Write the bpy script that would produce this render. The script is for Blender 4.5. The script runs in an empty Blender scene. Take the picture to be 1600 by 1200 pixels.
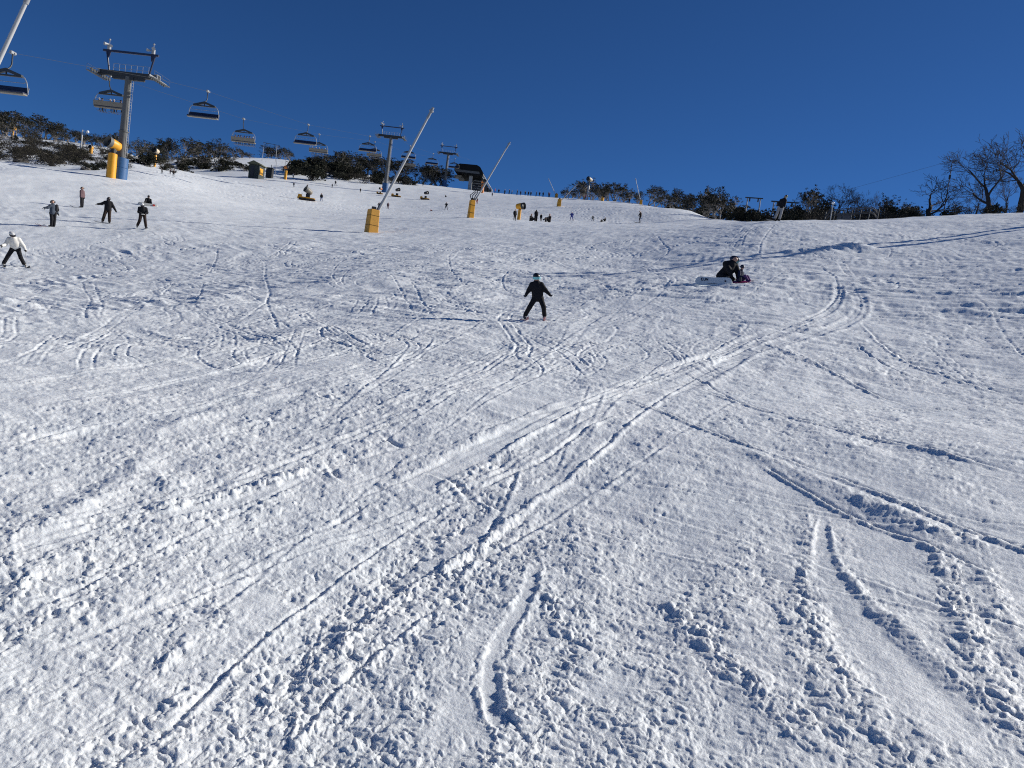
import bpy, bmesh, math, random
import numpy as np
from mathutils import Vector, Matrix
rng = np.random.default_rng(7)
random.seed(7)
R = math.radians
SC = bpy.context.scene
COL = SC.collection

# ------------------------------------------------------------------ camera
FPX = 1156.0                       # focal length in photo pixels (1600 x 1200)
PITCH, ROLL, EYE = R(-3.8), R(7.5), 1.6
_F = Vector((0, math.cos(PITCH), math.sin(PITCH)))
_U0 = Vector((0, -math.sin(PITCH), math.cos(PITCH)))
_R0 = Vector((1, 0, 0))
_U = math.cos(ROLL) * _U0 - math.sin(ROLL) * _R0
_R = math.cos(ROLL) * _R0 + math.sin(ROLL) * _U0
cam = bpy.data.cameras.new('camera')
cam.sensor_width = 36.0
cam.lens = 36.0 * FPX / 1600.0
cam.clip_start = 0.05
cam.clip_end = 20000
camo = bpy.data.objects.new('camera', cam)
camo.matrix_world = Matrix((
    (_R.x, _U.x, -_F.x, 0), (_R.y, _U.y, -_F.y, 0), (_R.z, _U.z, -_F.z, EYE), (0, 0, 0, 1)))
COL.objects.link(camo)
SC.camera = camo

# ------------------------------------------------------------------ light
SUN_AZ, SUN_EL = R(68), R(28.5)      # azimuth clockwise from +Y (view direction)
world = bpy.data.worlds.new('World')
SC.world = world
world.use_nodes = True
wn = world.node_tree.nodes
wl = world.node_tree.links
bgn = wn['Background']
sky = wn.new('ShaderNodeTexSky')
sky.sky_type = 'NISHITA'
sky.sun_disc = False
sky.sun_elevation = SUN_EL
sky.sun_rotation = SUN_AZ
sky.altitude = 2600
sky.air_density = 0.75
sky.dust_density = 0.35
sky.ozone_density = 5.0
tint = wn.new('ShaderNodeMix'); tint.data_type = 'RGBA'; tint.blend_type = 'MULTIPLY'
tint.inputs['Factor'].default_value = 1.0
tint.inputs['B'].default_value = (0.37, 0.67, 0.94, 1)      # thin, dry mountain air
wl.new(sky.outputs[0], tint.inputs['A'])
wl.new(tint.outputs['Result'], bgn.inputs[0])
bgn.inputs[1].default_value = 0.073
sun = bpy.data.lights.new('sun', 'SUN')
sun.energy = 5.0
sun.angle = R(0.53)
sun.color = (1.0, 0.955, 0.88)
suno = bpy.data.objects.new('sun', sun)
_sd = Vector((math.sin(SUN_AZ) * math.cos(SUN_EL), math.cos(SUN_AZ) * math.cos(SUN_EL), math.sin(SUN_EL)))
suno.rotation_euler = _sd.to_track_quat('Z', 'Y').to_euler()
suno.location = (60, 20, 60)
COL.objects.link(suno)
SC.cycles.max_bounces = 10
SC.cycles.diffuse_bounces = 7
SC.cycles.filter_width = 1.1
SC.cycles.use_denoising = False
SC.view_settings.view_transform = 'Standard'
SC.view_settings.look = 'None'
SC.view_settings.exposure = 0.14
SC.view_settings.gamma = 1.0
# ------------------------------------------------------------------ terrain: control points read off the slope
def rays(px, py):
    """world direction of a photo pixel, scaled so that its depth along the view axis is 1"""
    u = (np.asarray(px, float) - 800.0) / FPX
    v = (600.0 - np.asarray(py, float)) / FPX
    F = np.array(_F); U_ = np.array(_U); R_ = np.array(_R)
    return F + u[..., None] * R_ + v[..., None] * U_

CTRL = [  # x, y in the photo, distance in metres
 (835,502,17),(1128,445,24),(22,418,34),(82,357,47),(128,325,60),(222,357,50),(170,349,52),
 (190,279,90),(165,277,88),(0,253,86),(100,266,88),(-250,238,84),(-600,200,80),
 (580,362,62),(735,340,86),(808,345,105),(1000,348,107),(893,345,112),(697,329,150),(602,327,155),
 (500,315,150),(400,279,196),(262,271,205),(330,300,120),(598,299,210),(697,292,295),(873,322,165),
 (800,304,245),(860,308,232),(940,314,205),(1001,319,180),(1080,329,130),(1120,342,95),(1219,346,50),
 (1300,346,58),(1400,342,62),(1500,337,64),(1600,333,66),(1900,315,66),(2300,290,66),
 (1600,450,22),(1600,600,11.5),(1350,400,33),(0,600,8.3),(0,485,17),(-400,430,20),(2100,420,18),
 (400,420,34),(600,430,29),(450,330,95),(1000,420,33),
 # the bank on the left behind the piste and the summit
 (0,258,98),(0,243,122),(0,224,150),(0,212,172),(100,268,100),(100,246,135),(100,222,172),(-250,215,130),(-250,190,170),
 (200,268,110),(200,250,150),(200,238,190),(300,266,215),(300,246,245),(400,262,235),(440,249,285),(550,268,292),(640,286,300),
 # beyond the crests (hidden)
 (0,238,260),(200,258,280),(440,275,420),(640,300,420),(697,300,420),(800,318,360),(860,325,340),(940,335,320),(1001,345,300),
 (1080,345,190),(1080,380,330),(1120,352,135),(1120,390,320),(1219,352,66),(1219,375,120),(1219,420,320),(1300,350,74),(1400,346,80),
 (1500,341,84),(1600,337,86),(1500,375,150),(1600,370,150),(1500,430,330),(1700,430,330),(2300,390,330),(-600,260,330)]
NEAR = [(-0.95,1,.015),(-.3,1,.055),(.3,1,.11),(.95,1,.165),(-.95,3,.015),(-.3,3,.058),(0,3,.085),(.3,3,.115),(.95,3,.165),
        (-.6,6,.036),(0,7,.096),(.6,7,.155)]
AZK = 2.2
def _build_ctrl():
    P, S, D = [], [], []
    for x, y, d in CTRL:
        r = rays(x, y) * d
        Dh = math.hypot(r[0], r[1]); az = math.atan2(r[0], r[1])
        P.append((az * AZK, math.log(Dh))); S.append((r[2] + EYE) / Dh)
    for az, d, s in NEAR:
        P.append((az * AZK, math.log(d))); S.append(s)
    return np.array(P), np.array(S)
_CP, _CS = _build_ctrl()
def _phi(r2):
    return 0.5 * r2 * np.log(r2 + 1e-9)
def _solve():
    n = len(_CP)
    d2 = ((_CP[:, None, :] - _CP[None, :, :]) ** 2).sum(-1)
    A = np.zeros((n + 3, n + 3))
    A[:n, :n] = _phi(d2) + np.eye(n) * 0.002
    A[:n, n] = 1; A[:n, n + 1:] = _CP
    A[n:, :n] = A[:n, n:].T
    return np.linalg.solve(A, np.concatenate([_CS, np.zeros(3)]))
_W = _solve()
AZMAX = 0.98
def slope_s(az, D):
    """mean gradient from the photographer's feet to a point at bearing az, distance D"""
    az = np.asarray(az, float); D = np.asarray(D, float)
    a = np.clip(az, -AZMAX, AZMAX) * AZK
    l = np.log(np.clip(D, 0.6, 420.0))
    out = np.empty(np.broadcast(a, l).shape)
    a, l = np.broadcast_arrays(a, l)
    af, lf, of = a.ravel(), l.ravel(), out.reshape(-1)
    for i in range(0, af.size, 200000):
        q = np.stack([af[i:i + 200000], lf[i:i + 200000]], 1)
        acc = _W[-3] + q @ _W[-2:]
        for k in range(len(_CP)):
            acc += _W[k] * _phi((q[:, 0] - _CP[k, 0]) ** 2 + (q[:, 1] - _CP[k, 1]) ** 2)
        of[i:i + 200000] = acc
    out = of.reshape(a.shape)
    # round the back of the photographer the hill simply carries on down
    t = np.clip((np.abs(az) - AZMAX) / (math.pi - AZMAX), 0, 1); t = t * t * (3 - 2 * t)
    back = -0.06 + 0 * D
    out = out * (1 - t) + back * t
    far = np.clip((D - 420) / 1500.0, 0, 1)
    return out * (1 - far) + (-0.02) * far
def ground(x, y):
    x = np.asarray(x, float); y = np.asarray(y, float)
    D = np.hypot(x, y)
    return D * slope_s(np.arctan2(x, y), D)
def gz(x, y):
    return float(ground(np.array([x]), np.array([y]))[0])
def hit(px, py, dmin=1.2, dmax=400.0):
    """first point of the terrain seen at photo pixels (vectorised)"""
    px = np.atleast_1d(np.asarray(px, float)); py = np.atleast_1d(np.asarray(py, float))
    r = rays(px, py)
    h = np.hypot(r[:, 0], r[:, 1]); az = np.arctan2(r[:, 0], r[:, 1]); e = r[:, 2] / h
    Ds = np.exp(np.linspace(math.log(dmin), math.log(dmax), 500))
    g = slope_s(az[:, None], Ds[None, :]) - EYE / Ds[None, :]
    ok = g >= e[:, None]
    i = np.where(ok.any(1), ok.argmax(1), len(Ds) - 1)
    i0 = np.maximum(i - 1, 0); k = np.arange(len(px))
    g0, g1 = g[k, i0], g[k, i]
    t = np.clip((e - g0) / np.where(np.abs(g1 - g0) < 1e-9, 1, g1 - g0), 0, 1)
    D = Ds[i0] * (1 - t) + Ds[i] * t
    x = np.sin(az) * D; y = np.cos(az) * D
    return np.stack([x, y, ground(x, y)], 1), D / h, ok.any(1)
def spot(px, py, depth=None):
    """ground point under a photo pixel; with a depth, the ground point at that distance on the pixel's bearing"""
    if depth is None:
        p, d, ok = hit(px, py)
        return Vector(p[0]), float(d[0])
    r = rays(px, py) * depth
    return Vector((r[0], r[1], gz(r[0], r[1]))), depth
def at(px, py, depth):
    r = rays(px, py) * depth
    return Vector((r[0], r[1], r[2] + EYE))
# ------------------------------------------------------------------ materials
def new_mat(name):
    m = bpy.data.materials.new(name); m.use_nodes = True
    nt = m.node_tree
    return m, nt, nt.nodes['Principled BSDF']
def mat(name, col, rough=0.6, metal=0.0, var=0.12, scale=6.0, bump=0.0, spec=0.5):
    """plain surface colour broken up by an object-space noise"""
    m, nt, b = new_mat(name)
    tc = nt.nodes.new('ShaderNodeTexCoord')
    n = nt.nodes.new('ShaderNodeTexNoise'); n.inputs['Scale'].default_value = scale; n.inputs['Detail'].default_value = 4
    nt.links.new(tc.outputs['Object'], n.inputs['Vector'])
    mx = nt.nodes.new('ShaderNodeMix'); mx.data_type = 'RGBA'
    mx.inputs['A'].default_value = (*[c * (1 - var) for c in col], 1)
    mx.inputs['B'].default_value = (*[min(1, c * (1 + var)) for c in col], 1)
    nt.links.new(n.outputs['Fac'], mx.inputs['Factor'])
    nt.links.new(mx.outputs['Result'], b.inputs['Base Color'])
    b.inputs['Roughness'].default_value = rough
    b.inputs['Metallic'].default_value = metal
    b.inputs['Specular IOR Level'].default_value = spec
    if bump:
        bp = nt.nodes.new('ShaderNodeBump'); bp.inputs['Strength'].default_value = bump; bp.inputs['Distance'].default_value = 0.02
        nt.links.new(n.outputs['Fac'], bp.inputs['Height']); nt.links.new(bp.outputs['Normal'], b.inputs['Normal'])
    return m
def snow_material():
    m, nt, b = new_mat('snow')
    tc = nt.nodes.new('ShaderNodeTexCoord')
    n1 = nt.nodes.new('ShaderNodeTexNoise'); n1.inputs['Scale'].default_value = 55; n1.inputs['Detail'].default_value = 5; n1.inputs['Roughness'].default_value = .65
    n2 = nt.nodes.new('ShaderNodeTexNoise'); n2.inputs['Scale'].default_value = 1.1; n2.inputs['Detail'].default_value = 5
    for n in (n1, n2): nt.links.new(tc.outputs['Object'], n.inputs['Vector'])
    rp = nt.nodes.new('ShaderNodeValToRGB')
    rp.color_ramp.elements[0].position = .3; rp.color_ramp.elements[0].color = (.762, .80, .825, 1)
    rp.color_ramp.elements[1].position = .7; rp.color_ramp.elements[1].color = (.838, .864, .875, 1)
    nt.links.new(n2.outputs['Fac'], rp.inputs['Fac']); nt.links.new(rp.outputs['Color'], b.inputs['Base Color'])
    bp = nt.nodes.new('ShaderNodeBump'); bp.inputs['Strength'].default_value = .55; bp.inputs['Distance'].default_value = .006
    nt.links.new(n1.outputs['Fac'], bp.inputs['Height'])
    n3 = nt.nodes.new('ShaderNodeTexNoise'); n3.inputs['Scale'].default_value = 5.5; n3.inputs['Detail'].default_value = 9; n3.inputs['Roughness'].default_value = .72
    nt.links.new(tc.outputs['Object'], n3.inputs['Vector'])
    b2 = nt.nodes.new('ShaderNodeBump'); b2.inputs['Strength'].default_value = .9; b2.inputs['Distance'].default_value = .022
    nt.links.new(n3.outputs['Fac'], b2.inputs['Height']); nt.links.new(bp.outputs['Normal'], b2.inputs['Normal'])
    nt.links.new(b2.outputs['Normal'], b.inputs['Normal'])
    b.inputs['Subsurface Weight'].default_value = .45
    b.inputs['Subsurface Radius'].default_value = (1.0, .92, .85)
    b.inputs['Subsurface Scale'].default_value = .015
    b.inputs['Roughness'].default_value = .5
    b.inputs['Specular IOR Level'].default_value = .3
    return m

# ------------------------------------------------------------------ noise
_GA = np.random.default_rng(11).uniform(0, 2 * math.pi, 8192)
_GX, _GY = np.cos(_GA), np.sin(_GA)
_H1 = np.random.default_rng(12).uniform(0, 1, 8192); _H2 = np.random.default_rng(13).uniform(0, 1, 8192); _H3 = np.random.default_rng(14).uniform(0, 1, 8192)
def _hash(i, j, seed):
    h = (i * 374761393 + j * 668265263 + seed * 974634577) & 0x7fffffff
    h = ((h ^ (h >> 13)) * 1274126177) & 0x7fffffff
    return (h ^ (h >> 16)) & 8191
def perlin(x, y, seed=0):
    xf, yf = np.floor(x), np.floor(y)
    i, j = xf.astype(np.int64), yf.astype(np.int64)
    fx, fy = x - xf, y - yf
    u = fx * fx * fx * (fx * (fx * 6 - 15) + 10); v = fy * fy * fy * (fy * (fy * 6 - 15) + 10)
    def g(a, b):
        k = _hash(i + a, j + b, seed)
        return _GX[k] * (fx - a) + _GY[k] * (fy - b)
    a = g(0, 0); a = a + u * (g(1, 0) - a)
    b = g(0, 1); b = b + u * (g(1, 1) - b)
    return (a + v * (b - a)) * 1.5
def clods(x, y, seed, fill=.6):
    """rounded lumps of random size, cell size 1, height 0..1"""
    xf, yf = np.floor(x), np.floor(y)
    i, j = xf.astype(np.int64), yf.astype(np.int64)
    best = np.zeros_like(x)
    for a in (-1, 0, 1):
        for b in (-1, 0, 1):
            k = _hash(i + a, j + b, seed)
            dx = xf + a + _H1[k] - x; dy = yf + b + _H2[k] - y
            r = .25 + .6 * _H3[k]
            q = 1 - (dx * dx + dy * dy) / (r * r)
            on = _H1[(k * 7 + 3) & 8191] < fill
            best = np.maximum(best, np.where(on & (q > 0), np.sqrt(np.maximum(q, 0)) * r, 0))
    return best
def sstep(a, b, x):
    t = np.clip((x - a) / (b - a), 0, 1)
    return t * t * (3 - 2 * t)

# ------------------------------------------------------------------ ski tracks, berms and scraped patches kept in world-space maps
class Map:
    def __init__(s, x0, x1, y0, y1, c):
        s.x0, s.y0, s.c = x0, y0, c
        s.nx, s.ny = int((x1 - x0) / c), int((y1 - y0) / c)
        s.h = np.zeros(s.nx * s.ny); s.m = np.zeros(s.nx * s.ny)
        s.x1, s.y1 = x0 + s.nx * c, y0 + s.ny * c
    def put(s, X, Y, val, arr):
        i = ((X - s.x0) / s.c).astype(int); j = ((Y - s.y0) / s.c).astype(int)
        ok = (i >= 0) & (j >= 0) & (i < s.nx) & (j < s.ny)
        k = (j * s.nx + i)[ok]; v = val[ok]
        if k.size:
            u, f = np.unique(k, return_index=True)
            arr[u] += v[f]
    def get(s, X, Y, arr):
        a = arr.reshape(s.ny, s.nx)
        fx = np.clip((X - s.x0) / s.c - .5, 0, s.nx - 1.001); fy = np.clip((Y - s.y0) / s.c - .5, 0, s.ny - 1.001)
        i = fx.astype(int); j = fy.astype(int); fx = fx - i; fy = fy - j
        v = (a[j, i] * (1 - fx) + a[j, i + 1] * fx) * (1 - fy) + (a[j + 1, i] * (1 - fx) + a[j + 1, i + 1] * fx) * fy
        e = np.minimum(np.minimum(X - s.x0, s.x1 - X), np.minimum(Y - s.y0, s.y1 - Y)) / (s.c * 40)
        return v, np.clip(e, 0, 1)
MAPS = [Map(-9, 12, 1.3, 15, .012), Map(-28, 32, 11, 50, .035), Map(-95, 60, 40, 190, .11)]
def resample(P, step):
    P = np.asarray(P, float)
    # Catmull-Rom through the points
    Q = np.concatenate([[2 * P[0] - P[1]], P, [2 * P[-1] - P[-2]]])
    out = []
    for k in range(1, len(Q) - 2):
        n = max(2, int(np.linalg.norm(Q[k + 1] - Q[k]) / step))
        t = np.linspace(0, 1, n, endpoint=False)[:, None]
        a, b, c, d = Q[k - 1], Q[k], Q[k + 1], Q[k + 2]
        out.append(.5 * (2 * b + (c - a) * t + (2 * a - 5 * b + 4 * c - d) * t ** 2 + (3 * b - a - 3 * c + d) * t ** 3))
    out.append(P[-1:])
    return np.concatenate(out)
def track(P, prof, width, hk=1.0, mk=None, maps=None, taper=True, wvar=None):
    """sweep a cross section along a world path; prof(q) with q = offset / width in -2.5..2.5"""
    for mp in (MAPS if maps is None else maps):
        c = mp.c
        if width < c * .8: continue
        D = resample(P, c * .7)
        inside = (D[:, 0] > mp.x0 - 2) & (D[:, 0] < mp.x1 + 2) & (D[:, 1] > mp.y0 - 2) & (D[:, 1] < mp.y1 + 2)
        if not inside.any(): continue
        T = np.gradient(D, axis=0); T /= np.linalg.norm(T, axis=1)[:, None] + 1e-9
        N = np.stack([T[:, 1], -T[:, 0]], 1)              # to the right of the direction of travel
        t = np.linspace(0, 1, len(D))
        w = width * (np.ones_like(t) if wvar is None else np.interp(t, np.linspace(0, 1, len(wvar)), wvar))
        K = int(max(w) * 2.5 / (c * .6))
        o = np.linspace(-2.5, 2.5, 2 * K + 1)
        X = D[:, 0][:, None] + N[:, 0][:, None] * o * w[:, None]
        Y = D[:, 1][:, None] + N[:, 1][:, None] * o * w[:, None]
        fade = np.minimum(1, sstep(0, .5 if len(D) * c < 1.6 else .18, np.minimum(t, 1 - t))) if taper else np.ones_like(t)
        wob = np.clip(1 + .45 * perlin(t * len(D) * c * 3.1, t * 0 + .3, 5) + .55 * perlin(t * len(D) * c * .9, t * 0 + .7 + len(D) * .013, 6), .1, 2)
        mp.put(X.ravel(), Y.ravel(), (hk * FK * prof(o)[None, :] * (fade * wob)[:, None]).ravel(), mp.h)
        if mk is not None:
            mp.put(X.ravel(), Y.ravel(), (mk(o)[None, :] * fade[:, None]).ravel(), mp.m)
bumpf = lambda q, c, s: np.exp(-((q - c) / s) ** 2)
groove = lambda q: -bumpf(q, 0, .8) + .75 * bumpf(q, 1.35, .45) + .35 * bumpf(q, -1.35, .4)
grooveL = lambda q: groove(-q)
ridge = lambda q: bumpf(q, 0, .75)
# flat trough with a crumbly bank on the left hand
trough = lambda q: -.8 * sstep(-1.15, -.8, q) * (1 - sstep(.75, 1.1, q)) + .9 * bumpf(q, -1.35, .3) + .5 * bumpf(q, 1.4, .35)
step_r = lambda q: sstep(-.3, .9, q) * (1 - sstep(1.0, 2.5, q)) - .4 * bumpf(q, -1.0, .6)
flat_m = lambda q: -.72 * sstep(-1.25, -.8, q) * (1 - sstep(.8, 1.25, q)) + .55 * bumpf(q, -1.6, .35) + .55 * bumpf(q, 1.6, .35)
rough_m = lambda q: 1.3 * bumpf(q, 0, 1.2)
def ppath(*pts):
    p, d, ok = hit([a[0] for a in pts], [a[1] for a in pts])
    return p[:, :2]
FK = .34
def features():
    W = ppath
    # long thin lines that run the whole way up the picture's middle
    thin = lambda q: .9 * bumpf(q, .5, .55) - .9 * bumpf(q, -.75, .5)
    track(W((600,772),(690,732),(760,700),(850,655),(912,628),(1000,590),(1140,545),(1260,500),(1303,472),(1311,452),(1300,428),(1262,405)), thin, .045, .065, None)
    track(W((628,776),(712,737),(780,704),(868,660),(930,632),(1015,596),(1150,552),(1268,506),(1313,476)), thin, .035, .045, None)
    track(W((320,1210),(440,1100),(560,985),(640,920),(740,852),(830,782),(900,735),(1000,652),(1060,605),(1130,572),(1250,530),(1312,510),(1346,482),(1333,448),(1300,425)), thin, .04, .036, None)
    track(W((545,760),(660,735),(740,757),(800,735),(862,710),(925,668),(1005,640)), thin, .035, .05, None)
    track(W((200,1210),(330,1080),(430,985),(560,880),(660,800)), thin, .022, .03, None)
    track(W((420,1210),(540,1070),(640,985),(700,935)), thin, .018, .024, None)
    track(W((0,655),(160,622),(330,580),(520,530),(640,505)), thin, .06, .075, None)
    track(W((-20,606),(160,576),(350,546),(560,508),(660,496)), thin, .06, .075, None)
    track(W((0,566),(200,536),(420,500),(560,470)), thin, .06, .07, None)
    track(W((0,700),(150,668),(300,640),(430,610)), thin, .05, .06, None)
    track(W((975,625),(1060,655),(1150,690),(1300,741),(1470,806),(1620,867)), thin, .04, .065, None, taper=False)
    track(W((1080,600),(1200,640),(1400,690),(1620,745)), thin, .045, .065, None)
    track(W((1340,500),(1400,560),(1500,600),(1620,625)), thin, .05, .07, None)
    track(W((1090,495),(1250,560),(1400,620),(1500,640)), thin, .05, .06, None)
    track(W((1180,720),(1330,800),(1450,850),(1620,930)), thin, .03, .05, None)
    # two long slides that cross the slope towards the kneeling pair
    track(W((1300,430),(1311,455),(1300,480),(1260,500),(1170,530),(1130,548),(1000,590),(930,610)), trough, .13, .045, flat_m)
    track(W((1332,450),(1346,480),(1312,510),(1250,530),(1165,552),(1130,572),(1060,605),(1010,625)), trough, .17, .05, flat_m)
    track(W((912,628),(850,655),(760,700),(690,732),(610,768)), trough, .13, .045, flat_m)
    track(W((1000,652),(960,682),(900,735),(830,782),(740,852),(640,920),(560,985),(440,1100),(335,1195)), ridge, .055, .055, rough_m)
    track(W((985,654),(945,684),(885,737),(812,784),(722,850),(622,918),(545,980)), flat_m, .06, 0, flat_m, wvar=[.4, .6, 1, 1.8, 1.4, .6])
    track(W((925,668),(862,710),(800,735),(740,757)), groove, .045, .03, None)
    # berm curving away to the right
    track(W((1140,688),(1200,705),(1300,740),(1380,770),(1470,805),(1620,866)), step_r, .17, .075, None)
    track(W((1150,700),(1200,719),(1300,757),(1380,790),(1470,826),(1620,890)), ridge, .09, .03, rough_m)
    track(W((1240,650),(1290,668),(1340,690),(1420,715)), step_r, .16, .05, None)
    # side-slipped sheets on the right and bottom
    track(W((1290,790),(1287,840),(1295,920),(1335,1000),(1395,1080),(1440,1150),(1500,1230)), lambda q: -.5 * sstep(-1.3, -.8, q) * (1 - sstep(.8, 1.3, q)) + .7 * bumpf(q, -1.5, .35) + .5 * bumpf(q, 1.5, .3), .13, .028, flat_m, wvar=[.12, .25, .35, .8, 1.2, 1.4, 1.4])
    track(W((1266,770),(1262,870),(1268,950),(1300,1030),(1350,1110),(1400,1210)), ridge, .05, .02, rough_m)
    track(W((838,862),(828,920),(803,968),(778,1010),(766,1070),(782,1130),(850,1205)), trough, .035, .015, flat_m)
    track(W((850,880),(858,920),(868,970),(866,1030)), ridge, .05, .018, rough_m)
    track(W((820,960),(795,1010),(790,1060),(810,1120)), groove, .018, .012, None)
    track(W((700,1060),(740,1090),(720,1150),(690,1215)), flat_m, .10, 0, flat_m)
    track(W((900,1050),(960,1080),(1020,1100)), flat_m, .12, 0, flat_m)
    track(W((350,900),(400,945),(420,1000)), flat_m, .11, 0, flat_m)
    track(W((345,1055),(325,1100),(300,1140)), flat_m, .05, .01, flat_m)
    track(W((300,990),(270,1030),(238,1065)), ridge, .035, .022, rough_m)
    track(W((1440,830),(1480,890),(1500,960),(1530,1040),(1590,1130),(1660,1230)), ridge, .06, .022, rough_m)
    track(W((1530,860),(1570,960),(1640,1080)), ridge, .06, .018, rough_m)
    track(W((1040,930),(1100,1000),(1150,1060),(1230,1120),(1300,1200)), ridge, .06, .008, rough_m)
    # left-hand edges
    track(W((475,618),(400,636),(330,656),(220,692)), step_r, .12, .05, None)
    track(W((520,722),(420,750),(330,776),(200,802)), ridge, .05, .045, rough_m)
    track(W((505,740),(420,764),(330,790),(215,815)), flat_m, .06, 0, flat_m)
    track(W((275,702),(215,750),(120,822),(60,850),(-40,892)), step_r, .11, .05, None)
    track(W((150,810),(90,845),(20,880)), flat_m, .13, 0, flat_m)
    track(W((78,872),(30,925),(-20,975)), ridge, .05, .03, rough_m)
    track(W((512,722),(530,742),(552,752)), groove, .032, .035, None)
    track(W((588,678),(612,692),(642,708)), groove, .028, .035, None)
    track(W((690,735),(720,755),(745,780)), groove, .035, .035, None)
    track(W((745,765),(775,785),(800,795)), groove, .03, .03, None)
    track(W((485,620),(500,624),(517,630)), groove, .035, .035, None)
    track(W((0,478),(25,484),(65,481)), ridge, .28, .16, rough_m)
    track(W((1215,398),(1280,396),(1330,392),(1372,396)), ridge, .9, .65, None)
    # fans of carved turns in the middle distance
    for q in ([(577,463),(571,480),(556,496)], [(590,462),(588,480),(578,498)], [(602,462),(606,480),(600,490)], [(560,468),(553,482),(545,492)],
              [(605,425),(628,455),(640,480),(648,500)], [(636,430),(652,455),(665,482),(682,506)], [(528,420),(520,432),(524,442),(535,444)],
              [(548,422),(535,436),(538,446),(550,442)], [(420,448),(418,475),(428,498),(442,520)], [(555,400),(530,412),(520,425)],
              [(128,440),(132,455),(142,470),(133,490),(136,508)], [(146,440),(152,460),(160,480),(152,505)], [(240,470),(262,452),(275,440)],
              [(320,440),(312,462),(304,478)], [(700,400),(705,425),(720,440),(745,455)], [(820,415),(790,430),(788,450),(812,462)],
              [(880,420),(920,440),(960,455),(1000,470)], [(600,390),(560,402),(500,415),(440,430)], [(390,400),(330,425),(270,445),(150,470)],
              [(1000,350),(1030,372),(1045,390),(1030,405),(1000,425)], [(1180,355),(1165,370),(1158,390)], [(0,610),(120,590),(220,578),(320,560)],
              [(60,520),(160,512),(300,488),(420,462)], [(1390,385),(1392,398),(1375,408)], [(340,385),(338,405),(325,430)], [(760,480),(830,470),(880,455)],
              [(1100,480),(1180,455),(1230,420)],[(1000,560),(1090,590),(1180,640)],[(1330,500),(1335,530),(1360,560),(1440,600)]):
        a = W(*q)
        n = np.gradient(a, axis=0); n = np.stack([n[:, 1], -n[:, 0]], 1); n /= np.linalg.norm(n, axis=1)[:, None]
        d = float(np.hypot(a[:, 0], a[:, 1]).mean())
        w = .018 + d * .0006
        for s in (0,):
            track(a + n * s * (.11 + d * .003), groove if s else grooveL, w, .024 + d * .0013, None)
    # shallow scrapes that all lean the way the slides run, from the lower left to the upper right
    r = np.random.default_rng(8)
    for k in range(150):
        y = r.uniform(2.6, 16); x = r.uniform(-.74, .12) * y
        h = math.atan2(.95, .28) + r.normal(0, .16) - .30 * (x < -.25 * y) * r.random()
        L = r.uniform(.6, 1.3) * (2 + y * .6); cu = r.normal(0, .18) / L
        P = [(x, y)]
        for i in range(8):
            a = h + cu * i * L / 8; P.append((P[-1][0] + math.cos(a) * L / 8, P[-1][1] + math.sin(a) * L / 8))
        track(P, thin if r.random() < .7 else groove, .014 + .0022 * y + r.uniform(0, .012), r.uniform(.012, .032), None)
    for k in range(90):                    # and ones that cross them on the right
        y = r.uniform(4, 22); x = r.uniform(.05, .75) * y
        h = math.atan2(-.6, .8) + r.normal(0, .15); L = r.uniform(.6, 1.3) * (2 + y * .4); cu = r.normal(0, .2) / L
        P = [(x, y)]
        for i in range(8):
            a = h + cu * i * L / 8; P.append((P[-1][0] + math.cos(a) * L / 8, P[-1][1] + math.sin(a) * L / 8))
        track(P, thin, .016 + .0022 * y + r.uniform(0, .012), r.uniform(.010, .028), None)
    # linked turns that run on down the slope, and long traverses
    r = np.random.default_rng(3)
    def down(P): return P
    for k in range(640):
        y = 15 + 165 * r.random() ** 1.9; x = r.uniform(-.68, .66 if y < 60 else .35) * y
        turns = r.random() < .55
        L = r.uniform(8, 26) + y * .22
        n = max(8, int(L / 1.6)); h = math.pi * 1.5 + r.normal(0, .35) + (0 if turns else r.choice([-1, 1]) * r.uniform(.5, 1.15))
        am = r.uniform(.5, 1.0) if turns else r.uniform(0, .12); wl = r.uniform(7, 16) + y * .05; ph = r.uniform(0, 6.28); cu = r.normal(0, .25) / L
        P = [(x, y)]
        for i in range(n):
            a = h + cu * i * L / n + am * math.sin(ph + 6.283 * i * L / n / wl)
            P.append((P[-1][0] + math.cos(a) * L / n, P[-1][1] + math.sin(a) * L / n))
        P = np.array(P)
        d = float(np.hypot(P[:, 0], P[:, 1]).mean())
        keep = P[:, 1] > 9
        if keep.sum() < 4: continue
        P = P[:keep.argmin()] if not keep.all() else P
        if len(P) < 4: continue
        w = .020 + d * .0007; dpt = (.020 + d * .0017) * r.uniform(.2, .8)
        for q in range(1 if r.random() < .35 else 2):
            track(P + np.array([(.16 + d * .004) * q, 0]), groove if r.random() < .5 else grooveL, w, dpt, None)

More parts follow.
